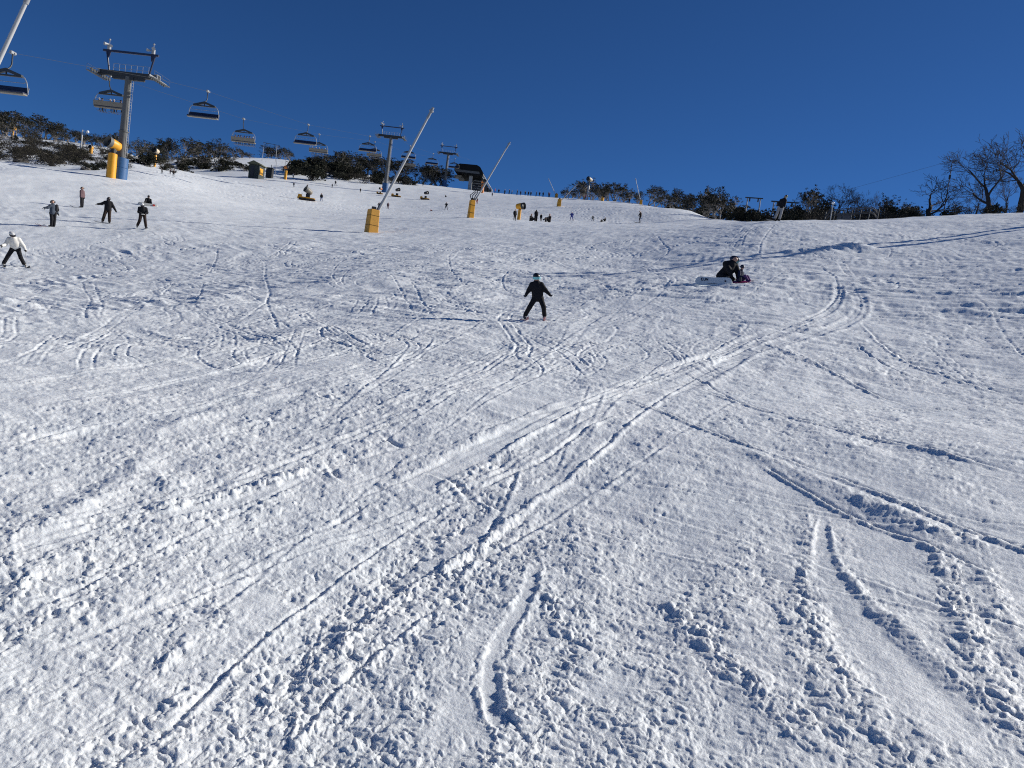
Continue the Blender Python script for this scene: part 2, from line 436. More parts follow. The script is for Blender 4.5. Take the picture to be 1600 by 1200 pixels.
# ------------------------------------------------------------------ the snow slope: one sheet, finely divided where it lies close
def build_ground():
    features()
    azf = np.arange(-.70, .70001, .00125)
    azl = -np.linspace(.70 ** .5, math.pi ** .5, 60)[1:] ** 2
    az = np.concatenate([azl[::-1][1:], azf, -azl[::-1][::-1][:-0 or None]])
    az = np.unique(np.clip(az, -math.pi, math.pi - .03))
    Ds = [.05, .25, .5, .8, 1.1, 1.35]
    while Ds[-1] < 420:
        d = Ds[-1]
        Ds.append(d + min(max(d * d / 1180., .0045), .0047 * d if d < 70 else .0075 * d) * (1.6 if d < 2.0 else 1))
    while Ds[-1] < 7000: Ds.append(Ds[-1] * 1.12)
    Ds = np.array(Ds)
    A, D = np.meshgrid(az, Ds)
    S = slope_s(A, D)
    X = np.sin(A) * D; Y = np.cos(A) * D
    Z = D * S
    dr = np.gradient(Ds)[:, None] + 0 * A
    dl = np.gradient(az)[None, :] * D
    sp = np.maximum(dl, np.minimum(dr, 10)); spm = np.sqrt(dl * np.minimum(dr, dl * 6))
    shp = X.shape
    x, y, sp, D1 = X.ravel(), Y.ravel(), spm.ravel(), D.ravel()
    z = np.zeros_like(x)
    core = (np.abs(A.ravel()) < .9) & (D1 < 430)
    ix = np.where(core)[0]
    x, y, sp, D1 = x[ix], y[ix], sp[ix], D1[ix]
    h = .12 * perlin(x / 9, y / 9, 1) * sstep(3, 14, D1) + .05 * perlin(x / 3.3, y / 3.3, 2) * sstep(1, 5, D1)
    # along / across the prevailing direction of the slides
    ca, sa = math.cos(.30), math.sin(.30)
    al = x * sa + y * ca; ac = x * ca - y * sa
    M = .80 + .38 * perlin(ac / .9, al / 3.2, 21) + .34 * perlin(ac / .35, al / 1.1, 22) + .34 * perlin(x / 5, y / 7, 23)
    jit = np.clip(.024 * D1 / 4, .025, .12)
    jx = jit * (perlin(x / .16, y / .16, 55) + .6 * perlin(x / .05, y / .05, 57)); jy = jit * (perlin(x / .16, y / .16, 56) + .6 * perlin(x / .05, y / .05, 58))
    hm = np.zeros_like(x); mm = np.zeros_like(x); left = np.ones_like(x)
    for mp in MAPS:
        v, e = mp.get(x + jx * .15, y + jy * .15, mp.h); m_, _ = mp.get(x + jx, y + jy, mp.m)
        e = e * left
        hm += v * e; mm += m_ * e; left = left - e
    M = np.clip(M, .25, 1.6) * np.clip(1 + .93 * np.minimum(mm, 0), .06, 1) + np.maximum(mm, 0) * .45
    wx = x + .035 * perlin(x / .11, y / .11, 51) + .012 * perlin(x / .035, y / .035, 53)
    wy = y + .035 * perlin(x / .11, y / .11, 52) + .012 * perlin(x / .035, y / .035, 54)
    far = sstep(7, 26, D1)
    def part(f): return np.where(f > 0)[0]
    # long shallow streaks left by skis, running down the slope and across it
    for lam, amp, sd, an, st in ((.42, .016, 61, .30, 6), (.46, .038, 62, -.93, 4), (.24, .020, 69, -.98, 4), (.9, .050, 68, -.85, 4), (.9, .018, 63, 1.0, 6), (.30, .011, 64, .85, 9), (1.6, .032, 65, -.35, 5), (.24, .008, 66, .55, 12), (.20, .007, 67, 1.15, 12)):
        f = sstep(1.0, 2.6, lam / sp) * (.2 + .8 * far) * (1 - .55 * sstep(26, 70, D1))
        ii = part(f)
        c_, s_ = math.cos(an), math.sin(an)
        a_ = x[ii] * s_ + y[ii] * c_; b_ = x[ii] * c_ - y[ii] * s_ + .5 * lam * perlin(x[ii] / 3.1, y[ii] / 3.1, sd + 9)
        n = 1 - 2.2 * np.abs(perlin(b_ / lam, a_ / (lam * st), sd))
        g = sstep(-.1, .35, perlin(x[ii] / (lam * 9), y[ii] / (lam * 11), sd + 20))
        h[ii] += amp * f[ii] * n * g
    for lam, amp, sd in ((2.6, .024, 31), (1.25, .022, 32), (.62, .015, 33), (.30, .009, 39)):
        f = sstep(1.0, 2.8, lam / sp)
        ii = part(f)
        n = perlin(ac[ii] / lam, al[ii] / (lam * 1.4), sd)
        h[ii] += amp * f[ii] * n * (.45 + .55 * M[ii]) * (1 + .5 * far[ii])
    for lam, amp, sd in ((.34, .013, 34), (.16, .0105, 45), (.09, .0102, 35), (.044, .0100, 36), (.023, .0080, 37), (.012, .0048, 38)):
        f = sstep(1.0, 2.6, lam / sp)
        ii = part(f)
        n = np.abs(perlin(wx[ii] / lam, wy[ii] / lam, sd)) - .25
        h[ii] += amp * f[ii] * n * M[ii] * (1 + .8 * far[ii] * (1 - .6 * sstep(30, 70, D1[ii])))
    for lam, amp, fill, sd in ((.26, .05, .02, 41), (.10, .09, .09, 42), (.05, .17, .42, 43), (.026, .25, .65, 44)):
        f = sstep(1.2, 3.0, lam / sp)
        ii = part(f)
        n = clods(wx[ii] / lam, wy[ii] / lam, sd, fill) * lam
        g = M[ii] if lam > .2 else np.clip(M[ii] * 1.2 - .2, 0, 2)
        h[ii] += amp * f[ii] * n * np.clip(g, 0, 1.5)
    # wind-packed hummocks on the scrubby bank and beyond the piste
    z[ix] = (h + hm) * (1 - .0 * D1)
    Z = Z + z.reshape(shp)
    nR, nA = shp
    me = bpy.data.meshes.new('snow_slope')
    V = np.stack([X.ravel(), Y.ravel(), Z.ravel()], 1)
    i = np.arange(nR - 1)[:, None] * nA; j = np.arange(nA)[None, :]; j2 = (j + 1) % nA
    F = np.stack([i + j, i + j2, i + nA + j2, i + nA + j], -1).reshape(-1, 4)[:, ::-1]
    # centre fan
    c = len(V); V = np.concatenate([V, [[0, 0, 0]]])
    T = np.stack([np.full(nA, c), (np.arange(nA) + 1) % nA, np.arange(nA)], 1)
    me.vertices.add(len(V)); me.vertices.foreach_set('co', V.astype(np.float32).ravel())
    loops = np.concatenate([F.ravel(), T.ravel()]).astype(np.int32)
    me.loops.add(len(loops)); me.loops.foreach_set('vertex_index', loops)
    starts = np.concatenate([np.arange(len(F)) * 4, len(F) * 4 + np.arange(len(T)) * 3]).astype(np.int32)
    tot = np.concatenate([np.full(len(F), 4), np.full(len(T), 3)]).astype(np.int32)
    me.polygons.add(len(starts)); me.polygons.foreach_set('loop_start', starts); me.polygons.foreach_set('loop_total', tot)
    me.polygons.foreach_set('use_smooth', np.ones(len(starts), bool))
    me.update(calc_edges=True)
    me.materials.append(snow_material())
    o = bpy.data.objects.new('snow_slope', me); COL.objects.link(o)
    o['kind'] = 'structure'; o['label'] = 'wide white ski slope of churned snow crossed by ski tracks'
    return o
build_ground()
# ------------------------------------------------------------------ helpers for things and parts
class MB:
    """collects shapes and links them as ONE mesh object"""
    def __init__(s): s.v, s.f, s.mi = [], [], []
    def add(s, verts, faces, m=0):
        b = len(s.v); s.v += [tuple(p) for p in verts]
        s.f += [tuple(b + i for i in f) for f in faces]; s.mi += [m] * len(faces)
        return s
    def box(s, c, size, rot=None, m=0, taper=1.0, bev=0.0):
        hx, hy, hz = size[0] / 2, size[1] / 2, size[2] / 2
        def ring(z, k, b):
            x, y = hx * k, hy * k
            if b <= 0: return [(-x, -y, z), (x, -y, z), (x, y, z), (-x, y, z)]
            return [(-x + b, -y, z), (x - b, -y, z), (x, -y + b, z), (x, y - b, z), (x - b, y, z), (-x + b, y, z), (-x, y - b, z), (-x, -y + b, z)]
        rings = [ring(-hz, 1, bev), ring(hz, taper, bev * taper)]
        if bev > 0: rings = [[(p[0] * .0 + p[0] * (1 - bev / max(hx, 1e-6) * .6), p[1] * (1 - bev / max(hy, 1e-6) * .6), p[2]) for p in rings[0]],
                             [(p[0], p[1], p[2] + bev * .6) for p in rings[0]], [(p[0], p[1], p[2] - bev * .6) for p in rings[1]],
                             [(p[0] * (1 - bev / max(hx, 1e-6) * .6), p[1] * (1 - bev / max(hy, 1e-6) * .6), p[2]) for p in rings[1]]]
        n = len(rings[0]); V = [p for r in rings for p in r]; F = [tuple(range(n))[::-1], tuple(range((len(rings) - 1) * n, len(rings) * n))]
        for k in range(len(rings) - 1):
            for i in range(n): F.append((k * n + i, k * n + (i + 1) % n, (k + 1) * n + (i + 1) % n, (k + 1) * n + i))
        M = rot if rot is not None else Matrix.Identity(3)
        c = Vector(c)
        return s.add([c + M @ Vector(p) for p in V], F, m)
    def tube(s, pts, rad, n=8, m=0, cap=True):
        pts = [Vector(p) for p in pts]
        if not hasattr(rad, '__len__'): rad = [rad] * len(pts)
        V, F = [], []
        ref = None
        for k, p in enumerate(pts):
            t = (pts[min(k + 1, len(pts) - 1)] - pts[max(k - 1, 0)])
            if t.length < 1e-9: t = Vector((0, 0, 1))
            t.normalize()
            if ref is None: ref = Vector((1, 0, 0)) if abs(t.x) < .8 else Vector((0, 1, 0))
            a = (ref - t * ref.dot(t)).normalized(); b = t.cross(a); ref = a
            for i in range(n):
                an = 2 * math.pi * i / n
                V.append(p + (a * math.cos(an) + b * math.sin(an)) * rad[k])
        for k in range(len(pts) - 1):
            for i in range(n):
                F.append((k * n + i, k * n + (i + 1) % n, (k + 1) * n + (i + 1) % n, (k + 1) * n + i))
        if cap:
            F.append(tuple(range(n))[::-1]); F.append(tuple(range((len(pts) - 1) * n, len(pts) * n)))
        return s.add(V, F, m)
    def ell(s, c, r, nu=14, nv=8, m=0, rot=None, z0=-1.0, z1=1.0):
        """ellipsoid, optionally only the band between two heights of the unit sphere"""
        if not hasattr(r, '__len__'): r = (r, r, r)
        M = rot if rot is not None else Matrix.Identity(3); c = Vector(c)
        V, F = [], []
        t0, t1 = math.asin(z0), math.asin(z1)
        for k in range(nv + 1):
            t = t0 + (t1 - t0) * k / nv
            for i in range(nu):
                a = 2 * math.pi * i / nu
                V.append(c + M @ Vector((math.cos(t) * math.cos(a) * r[0], math.cos(t) * math.sin(a) * r[1], math.sin(t) * r[2])))
        for k in range(nv):
            for i in range(nu): F.append((k * nu + i, k * nu + (i + 1) % nu, (k + 1) * nu + (i + 1) % nu, (k + 1) * nu + i))
        F.append(tuple(range(nu))[::-1]); F.append(tuple(range(nv * nu, (nv + 1) * nu)))
        return s.add(V, F, m)
    def prism(s, poly, axis_from, axis_to, m=0):
        """polygon given as 3-D points swept from one offset to another"""
        a, b = Vector(axis_from), Vector(axis_to); n = len(poly)
        V = [Vector(p) + a for p in poly] + [Vector(p) + b for p in poly]
        F = [tuple(range(n))[::-1], tuple(range(n, 2 * n))] + [(i, (i + 1) % n, n + (i + 1) % n, n + i) for i in range(n)]
        return s.add(V, F, m)
    def mesh(s, name, mats, smooth=None):
        me = bpy.data.meshes.new(name)
        me.from_pydata([tuple(p) for p in s.v], [], s.f); me.update()
        for mm in (mats if isinstance(mats, (list, tuple)) else [mats]): me.materials.append(mm)
        me.polygons.foreach_set('material_index', s.mi)
        bm = bmesh.new(); bm.from_mesh(me); bmesh.ops.recalc_face_normals(bm, faces=bm.faces); bm.to_mesh(me); bm.free()
        if smooth is not None:
            me.polygons.foreach_set('use_smooth', [True] * len(me.polygons))
            try: me.set_sharp_from_angle(angle=R(smooth))
            except Exception: pass
        return me
    def build(s, name, mats, parent=None, smooth=40):
        return link(name, s.mesh(name, mats, smooth), parent)
def link(name, me, parent=None):
    o = bpy.data.objects.new(name, me); COL.objects.link(o)
    if parent is not None: o.parent = parent
    return o
def tag(o, label, cat, group=None):
    o['label'] = label; o['category'] = cat
    if group: o['group'] = group
    return o
def thing(name, label, cat, loc, rz=0.0, group=None):
    o = bpy.data.objects.new(name, None); COL.objects.link(o)
    o.empty_display_size = .3
    o.location = loc; o.rotation_euler = (0, 0, rz)
    return tag(o, label, cat, group)
def copy_tree(o, parent=None):
    c = o.copy(); COL.objects.link(c)
    if parent is not None: c.parent = parent
    for ch in list(o.children): copy_tree(ch, c)
    return c
def facing(p):
    """z rotation that turns local +Y along the line of sight to a point"""
    return -math.atan2(p[0], p[1])
_MC = {}
def paint(name, col, rough=.6, metal=0.0, var=.12, scale=6.0, bump=0.0, spec=.5):
    if name not in _MC: _MC[name] = mat(name, col, rough, metal, var, scale, bump, spec)
    return _MC[name]
STEEL = paint('galvanised_steel', (.11, .112, .11), .65, .1, .2, 2.0)
DARKSTEEL = paint('dark_steel', (.045, .05, .055), .5, .4, .2, 3.0)
PALESTEEL = paint('pale_steel', (.46, .46, .45), .55, .1, .15, 3.0)
NAVY = paint('navy_vinyl', (.012, .018, .05), .45, 0, .2, 5.0)
BEIGE = paint('beige_shell', (.21, .185, .145), .55, 0, .12, 3.0)
YELLOW = paint('yellow_vinyl', (.72, .33, .012), .5, 0, .16, 2.2, .15)
OCHRE = paint('faded_ochre_vinyl', (.60, .29, .03), .6, 0, .2, 2.6, .15)
BLUEPAD = paint('blue_vinyl', (.028, .10, .24), .5, 0, .2, 2.2, .15)
WHITEP = paint('white_paint', (.78, .79, .78), .4, 0, .06, 3.0)
BLACK = paint('black_plastic', (.014, .014, .016), .5, 0, .25, 5.0)
GREYP = paint('grey_paint', (.30, .31, .32), .5, .1, .12, 3.0)
ORANGE = paint('orange_paint', (.62, .20, .03), .5, 0, .15, 3.0)

# ------------------------------------------------------------------ bodies: smooth union of tapered limbs, meshed by surface nets
def surface_nets(S, org, h):
    s = S < 0
    nx, ny, nz = S.shape
    acc = np.zeros((nx - 1, ny - 1, nz - 1, 3)); cnt = np.zeros((nx - 1, ny - 1, nz - 1))
    edges = []
    for ax in range(3):
        a = [slice(None)] * 3; b = [slice(None)] * 3
        a[ax] = slice(0, -1); b[ax] = slice(1, None)
        A, B = S[tuple(a)], S[tuple(b)]
        cr = (A < 0) != (B < 0)
        idx = np.argwhere(cr)
        if not len(idx): continue
        va = A[cr]; vb = B[cr]; t = va / (va - vb)
        p = idx.astype(float); p[:, ax] += t
        o1, o2 = [k for k in range(3) if k != ax]
        for d1 in (0, -1):
            for d2 in (0, -1):
                c = idx.copy(); c[:, o1] += d1; c[:, o2] += d2
                ok = (c >= 0).all(1) & (c[:, 0] < nx - 1) & (c[:, 1] < ny - 1) & (c[:, 2] < nz - 1)
                np.add.at(acc, tuple(c[ok].T), p[ok]); np.add.at(cnt, tuple(c[ok].T), 1)
        edges.append((ax, idx, va < 0))
    act = cnt > 0
    vid = -np.ones(cnt.shape, int); vid[act] = np.arange(act.sum())
    V = acc[act] / cnt[act][:, None] * h + org
    F = []
    for ax, idx, neg in edges:
        o1, o2 = [(1, 2), (2, 0), (0, 1)][ax]
        ok = (idx[:, o1] > 0) & (idx[:, o2] > 0) & (idx[:, o1] < cnt.shape[o1]) & (idx[:, o2] < cnt.shape[o2])
        i = idx[ok]; n = neg[ok]
        def g(d1, d2):
            c = i.copy(); c[:, o1] += d1; c[:, o2] += d2
            return vid[tuple(c.T)]
        q = np.stack([g(-1, -1), g(0, -1), g(0, 0), g(-1, 0)], 1)
        q[~n] = q[~n][:, ::-1]
        F.append(q)
    return V, np.concatenate(F)
def blob(name, caps, h, mats, k=.03, parent=None, regions=None, smooth=True):
    """caps: (a, b, ra, rb, material index)"""
    P = np.array([c[0] for c in caps] + [c[1] for c in caps], float)
    r = max(max(c[2], c[3]) for c in caps) + 3 * h
    lo, hi = P.min(0) - r, P.max(0) + r
    n = np.ceil((hi - lo) / h).astype(int) + 1
    G = np.stack(np.meshgrid(*[lo[i] + h * np.arange(n[i]) for i in range(3)], indexing='ij'), -1)
    acc = None; dists = []
    for a, b, ra, rb, m in caps:
        a = np.array(a, float); b = np.array(b, float); ab = b - a
        L2 = max((ab * ab).sum(), 1e-9)
        t = np.clip(((G - a) @ ab) / L2, 0, 1)
        d = np.sqrt((((G - a) - t[..., None] * ab) ** 2).sum(-1)) - (ra + (rb - ra) * t)
        if acc is None: acc = d
        else:
            hh = np.clip(.5 + .5 * (acc - d) / k, 0, 1)
            acc = acc * (1 - hh) + d * hh - k * hh * (1 - hh)
    V, F = surface_nets(acc, lo, h)
    me = bpy.data.meshes.new(name)
    me.from_pydata(V.tolist(), [], F.tolist()); me.update()
    for mm in mats: me.materials.append(mm)
    if len(mats) > 1:
        C = V[F].mean(1)
        best = np.full(len(C), 1e9); mi = np.zeros(len(C), int)
        for a, b, ra, rb, m in caps:
            a = np.array(a, float); b = np.array(b, float); ab = b - a
            t = np.clip(((C - a) @ ab) / max((ab * ab).sum(), 1e-9), 0, 1)
            d = np.sqrt((((C - a) - t[:, None] * ab) ** 2).sum(-1)) - (ra + (rb - ra) * t)
            w = d < best; best[w] = d[w]; mi[w] = m
        me.polygons.foreach_set('material_index', mi.tolist())
    me.polygons.foreach_set('use_smooth', [True] * len(me.polygons))
    return link(name, me, parent)

# joints in metres for a 1.75 m adult who faces the viewer: x to the viewer's right, y away, z up
STAND = dict(head=(0, -.02, 1.63), neck=(0, .01, 1.46), chest=(0, 0, 1.28), waist=(0, 0, 1.08), pelvis=(0, 0, .95),
             shL=(-.18, 0, 1.40), shR=(.18, 0, 1.40), elL=(-.25, .02, 1.13), elR=(.25, .02, 1.13), haL=(-.27, -.06, .90), haR=(.27, -.06, .90),
             hiL=(-.10, 0, .92), hiR=(.10, 0, .92), knL=(-.12, -.03, .50), knR=(.12, -.03, .50), anL=(-.13, .02, .10), anR=(.13, .02, .10),
             toL=(-.15, -.15, .05), toR=(.15, -.15, .05))
def joints(H, over=None, turn=0.0, lean=0.0):
    """lean (radians) tips the figure to the viewer's right about its feet; turn rotates it about the vertical"""
    J = dict(STAND); J.update(over or {})
    k = H / 1.75; out = {}
    ct, st = math.cos(turn), math.sin(turn); cl, sl = math.cos(lean), math.sin(lean)
    for n, (x, y, z) in J.items():
        x, y = x * ct - y * st, x * st + y * ct
        x, z = x * cl + z * sl, -x * sl + z * cl
        out[n] = np.array((x * k, y * k, z * k))
    return out, k
SKIN = paint('skin', (.42, .24, .17), .5, 0, .08, 8)
def limbs(J, k, g=1.0, skin=0, top=1, leg=1, hand=0):
    """capsules of a whole body"""
    up = J['head'] - J['neck']; up = up / np.linalg.norm(up)
    fw = J['face'] if 'face' in J else (J['toL'] + J['toR'] - J['anL'] - J['anR']); fw = fw - up * (fw @ up); fw = fw / (np.linalg.norm(fw) + 1e-9)
    c = [(J['head'] + up * .03 * k, J['head'] - up * .045 * k + fw * .012 * k, .092 * k, .078 * k, skin),
         (J['head'] + fw * .085 * k - up * .01 * k, J['head'] + fw * .098 * k - up * .03 * k, .012 * k, .016 * k, skin),
         (J['neck'], J['head'] - up * .06 * k, .058 * k * g, .052 * k, skin),
         (J['shL'] * .55 + J['shR'] * .45, J['shR'] * .55 + J['shL'] * .45, .09 * k * g, .09 * k * g, top)]
    c += [(J['neck'] * .4 + J['chest'] * .6, J['chest'], .10 * k * g, .125 * k * g, top), (J['chest'], J['waist'], .125 * k * g, .115 * k * g, top),
          (J['waist'], J['pelvis'], .115 * k * g, .125 * k * g, top)]
    sh = (J['shR'] - J['shL']); sh = sh / np.linalg.norm(sh)
    for q in (-1, 1):
        c.append((J['chest'] + sh * q * .075 * k, J['pelvis'] + sh * q * .06 * k, .095 * k * g, .105 * k * g, top))
    for s in 'LR':
        c += [(J['sh' + s] , J['el' + s], .068 * k * g, .052 * k * g, top), (J['el' + s], J['ha' + s], .050 * k * g, .036 * k * g, top),
              (J['hi' + s], J['kn' + s], .098 * k * g, .066 * k * g, leg), (J['kn' + s], J['an' + s], .062 * k * g, .044 * k * g, leg)]
        hd = J['ha' + s] - J['el' + s]; hd = hd / np.linalg.norm(hd)
        c += [(J['ha' + s] + hd * .02 * k, J['ha' + s] + hd * .07 * k, .036 * k, .034 * k, hand), (J['an' + s], J['to' + s], .05 * k, .038 * k, leg)]
    for q in (-1, 1):
        c.append((J['head'] + sh * q * .088 * k - up * .01 * k, J['head'] + sh * q * .09 * k + up * .02 * k, .014 * k, .018 * k, skin))
    return c, up, fw, sh
def basis(x, y, z):
    return Matrix((tuple(x), tuple(y), tuple(z))).transposed()
def cloth(name, col):
    return paint('cloth_' + name, col, .85, 0, .22, 9.0, .25, .25)
def glove(parent, J, s, k, m):
    """palm, four unequal bent fingers and a thumb from the side of the palm"""
    hd = Vector(J['ha' + s] - J['el' + s]).normalized()
    side = Vector((1, 0, 0)) if abs(hd.x) < .8 else Vector((0, 1, 0))
    side = (side - hd * side.dot(hd)).normalized(); nrm = hd.cross(side)
    p = Vector(J['ha' + s]); b = MB()
    b.tube([p - hd * .05 * k, p + hd * .01 * k], [.047 * k, .044 * k], 10)
    b.ell(p + hd * .055 * k, (.044 * k, .024 * k, .052 * k), 10, 6, rot=basis(side, nrm, hd))
    for i, (o, l) in enumerate(((-.032, .058), (-.011, .068), (.011, .064), (.031, .05))):
        q = p + hd * .09 * k + side * o * k
        b.tube([q, q + hd * l * .5 * k + nrm * .008 * k, q + hd * l * .85 * k + nrm * .03 * k, q + hd * l * .8 * k + nrm * .052 * k], [.0125 * k, .012 * k, .011 * k, .009 * k], 7)
    t = 1 if s == 'L' else -1
    q = p + hd * .03 * k + side * .036 * t * k
    b.tube([q, q + hd * .03 * k + side * .022 * t * k, q + hd * .062 * k + side * .022 * t * k + nrm * .016 * k], [.015 * k, .014 * k, .011 * k], 7)
    return b.build('glove', m, parent, 70)
def person(label, loc, rz, H, over=None, turn=0, lean=0, jacket=('black', (.012, .012, .015)), trousers=('black', (.012, .012, .015)), helmet=None,
           goggles=None, boots=('black', (.02, .02, .022)), gloves=('black', (.012, .012, .015)), hair=None, group=None, skis=None, board=None, detail=True, cat='person', hem=.12, puff=1.0, hs=1.0):
    """a clothed figure; with detail the clothes are separate parts over one continuous body"""
    J, k = joints(H, over, turn, lean)
    t = thing('person', label, cat, loc, rz, group)
    c, up, fw, sh = limbs(J, k, hand=1)
    if hs != 1.0:
        c[0] = (c[0][0], c[0][1], c[0][2] * hs, c[0][3] * hs, 0)
    jm, tm = cloth(*jacket), cloth(*trousers)
    bm_ = cloth(*boots); gm = cloth(*gloves)
    if not detail:
        cc = []
        for i, (a, b, ra, rb, m) in enumerate(c): cc.append((a, b, ra, rb, m))
        J2 = J
        # 0 skin 1 jacket 2 trousers 3 hat
        g = 1.2
        cc, up, fw, sh = limbs(J, k, g, 0, 1, 2, 3)
        o = blob('body', cc, .042 * k, [SKIN, jm, tm, gm], .04 * k, t)
    else:
        blob('body', c, .021 * k, [SKIN, paint('base_layer', (.03, .03, .035), .9)], .03 * k, t)
        g = 1.28 * puff
        top = [(J['shL'] * .6 + J['shR'] * .4, J['shR'] * .6 + J['shL'] * .4, .10 * k * g, .10 * k * g, 0),
               (J['neck'] + up * .065 * k, J['chest'], .07 * k * g, .125 * k * g, 0)]
        for q in (-1, 0, 1):
            lowp = J['pelvis'] + (J['waist'] - J['pelvis']) * .0 - up * (hem - .12) * k
            top.append((J['chest'] + sh * q * .075 * k, lowp + sh * q * .07 * k, .10 * k * g, .108 * k * g, 0))
        for s in 'LR':
            top += [(J['sh' + s], J['el' + s], .074 * k * g, .06 * k * g, 0), (J['el' + s], J['ha' + s], .060 * k * g, .045 * k * g, 0)]
        blob('jacket', top, .023 * k, [jm], .045 * k, t)
        leg = [(J['hiL'], J['hiR'], .12 * k, .12 * k, 0)]
        for s in 'LR':
            low = J['an' + s] + (J['kn' + s] - J['an' + s]) * .18
            leg += [(J['hi' + s], J['kn' + s], .108 * k * puff, .085 * k * puff, 0), (J['kn' + s], low, .085 * k * puff, .082 * k * puff, 0)]
        blob('trousers', leg, .023 * k, [tm], .03 * k, t)
        for s in 'LR':
            b = MB(); a = Vector(J['an' + s]); to = Vector(J['to' + s]); kn = Vector(J['kn' + s])
            b.tube([a + (kn - a) * .42, a + (kn - a) * .15, a - Vector((0, 0, .03 * k))], [.068 * k, .07 * k, .066 * k], 10)
            b.tube([a - (to - a) * .35 - Vector((0, 0, .04 * k)), a + (to - a) * .3 - Vector((0, 0, .03 * k)), to], [.058 * k, .06 * k, .044 * k], 10)
            b.build('boot', bm_, t, 60)
            glove(t, J, s, k, gm)
    hp = Vector(J['head']); U_, F_, S_ = Vector(up), Vector(fw), Vector(sh)
    rot = basis(S_, F_, U_)
    k = k * hs
    if helmet:
        b = MB(); b.ell(hp + U_ * .036 * k - F_ * .018 * k, (.116 * k, .128 * k, .116 * k), 16, 9, rot=rot, z0=-.62)
        b.build('helmet', paint('shell_' + helmet[0], helmet[1], .35, 0, .08, 6), t, 50)
    if hair:
        b = MB(); b.ell(hp + U_ * .03 * k - F_ * .03 * k, (.108 * k, .112 * k, .115 * k), 14, 8, rot=rot, z0=-.9)
        b.build('hair', paint('hair_' + hair[0], hair[1], .7, 0, .3, 30), t, 60)
    if goggles:
        b = MB(); n = 10; V = []; F = []
        for i in range(n + 1):
            a = R(-72 + 144 * i / n)
            for rr, zz in ((.100, -.045), (.122, -.04), (.122, .04), (.100, .045)):
                V.append(hp + rot @ Vector((math.sin(a) * rr * k * 1.06, math.cos(a) * rr * k * 1.02, zz * k)))
        for i in range(n):
            for j in range(4): F.append((i * 4 + j, i * 4 + (j + 1) % 4, i * 4 + 4 + (j + 1) % 4, i * 4 + 4 + j))
        F += [(0, 1, 2, 3), (n * 4 + 3, n * 4 + 2, n * 4 + 1, n * 4)]
        b.add(V, F); b.build('goggles', paint('lens_' + goggles[0], goggles[1], .12, .6, .25, 14), t, 40)
    k = k / hs
    if skis:
        nm, col, ln = skis
        for s in 'LR':
            a = Vector(J['an' + s]); to = Vector(J['to' + s]); d = (to - a); d.z = 0; d.normalize()
            w = Vector((d.y, -d.x, 0)) * .045 * k
            z = min(J['an' + s][2], J['to' + s][2]) - .075 * k
            pts = []
            for q, up_ in ((-.48, .02), (-.44, 0), (.36, 0), (.45, .05), (.52, .13)):
                pts.append((a + d * (.08 * k + q * ln), z + up_ * ln * .5, 1 if q < .5 else .35))
            V, F = [], []
            for p, zz, ww in pts:
                for sx, dz in ((-1, 0), (1, 0), (1, .018), (-1, .018)): V.append((p.x + w.x * sx * ww, p.y + w.y * sx * ww, zz + dz))
            for i in range(len(pts) - 1):
                for j in range(4): F.append((i * 4 + j, i * 4 + (j + 1) % 4, i * 4 + 4 + (j + 1) % 4, i * 4 + 4 + j))
            F += [(3, 2, 1, 0), tuple(len(V) - 4 + j for j in range(4))]
            MB().add(V, F).build('ski', paint('ski_' + nm, col, .35, 0, .3, 5), t, 30)
    if board:
        nm, col, ln = board
        a = (Vector(J['anL']) + Vector(J['anR'])) / 2; d = Vector(J['anR'] - J['anL']); d.z *= 1; d.normalize()
        snowboard_mesh(t, a - Vector((0, 0, .10 * k)), d, Vector((0, 0, 1)), ln, paint('board_' + nm, col, .4, 0, .2, 5))
    return t, J, k
def snowboard_mesh(parent, c, along, nrm, ln, m, name='snowboard', wid=.27):
    along = along.normalized(); nrm = (nrm - along * nrm.dot(along)).normalized(); side = along.cross(nrm)
    prof = [(-.5, .10, .05), (-.475, .55, .03), (-.42, .95, .004), (-.3, .98, 0), (0, .86, 0), (.3, .98, 0), (.42, .95, .004), (.475, .55, .03), (.5, .10, .05)]
    V, F = [], []
    for q, w, z in prof:
        for sx, dz in ((-1, 0), (1, 0), (1, .014), (-1, .014)):
            V.append(c + along * q * ln + side * sx * w * wid / 2 + nrm * (z * ln * .8 + dz))
    n = len(prof)
    for i in range(n - 1):
        for j in range(4): F.append((i * 4 + j, i * 4 + (j + 1) % 4, i * 4 + 4 + (j + 1) % 4, i * 4 + 4 + j))
    F += [(3, 2, 1, 0), tuple(len(V) - 4 + j for j in range(4))]
    return MB().add(V, F).build(name, m, parent, 40)
def ski_pole(label, top, tip, group=None):
    t = thing('ski_pole', label, 'ski pole', tip, 0, group)
    d = Vector(top) - Vector(tip)
    MB().tube([(0, 0, 0), d * .97], [.007, .009], 6).build('shaft', PALESTEEL, t)
    MB().tube([d * .9, d * 1.03], [.017, .02], 8).build('grip', BLACK, t)
    MB().tube([d * .06, d * .075], [.05, .03], 10).build('basket', BLACK, t)
    return t
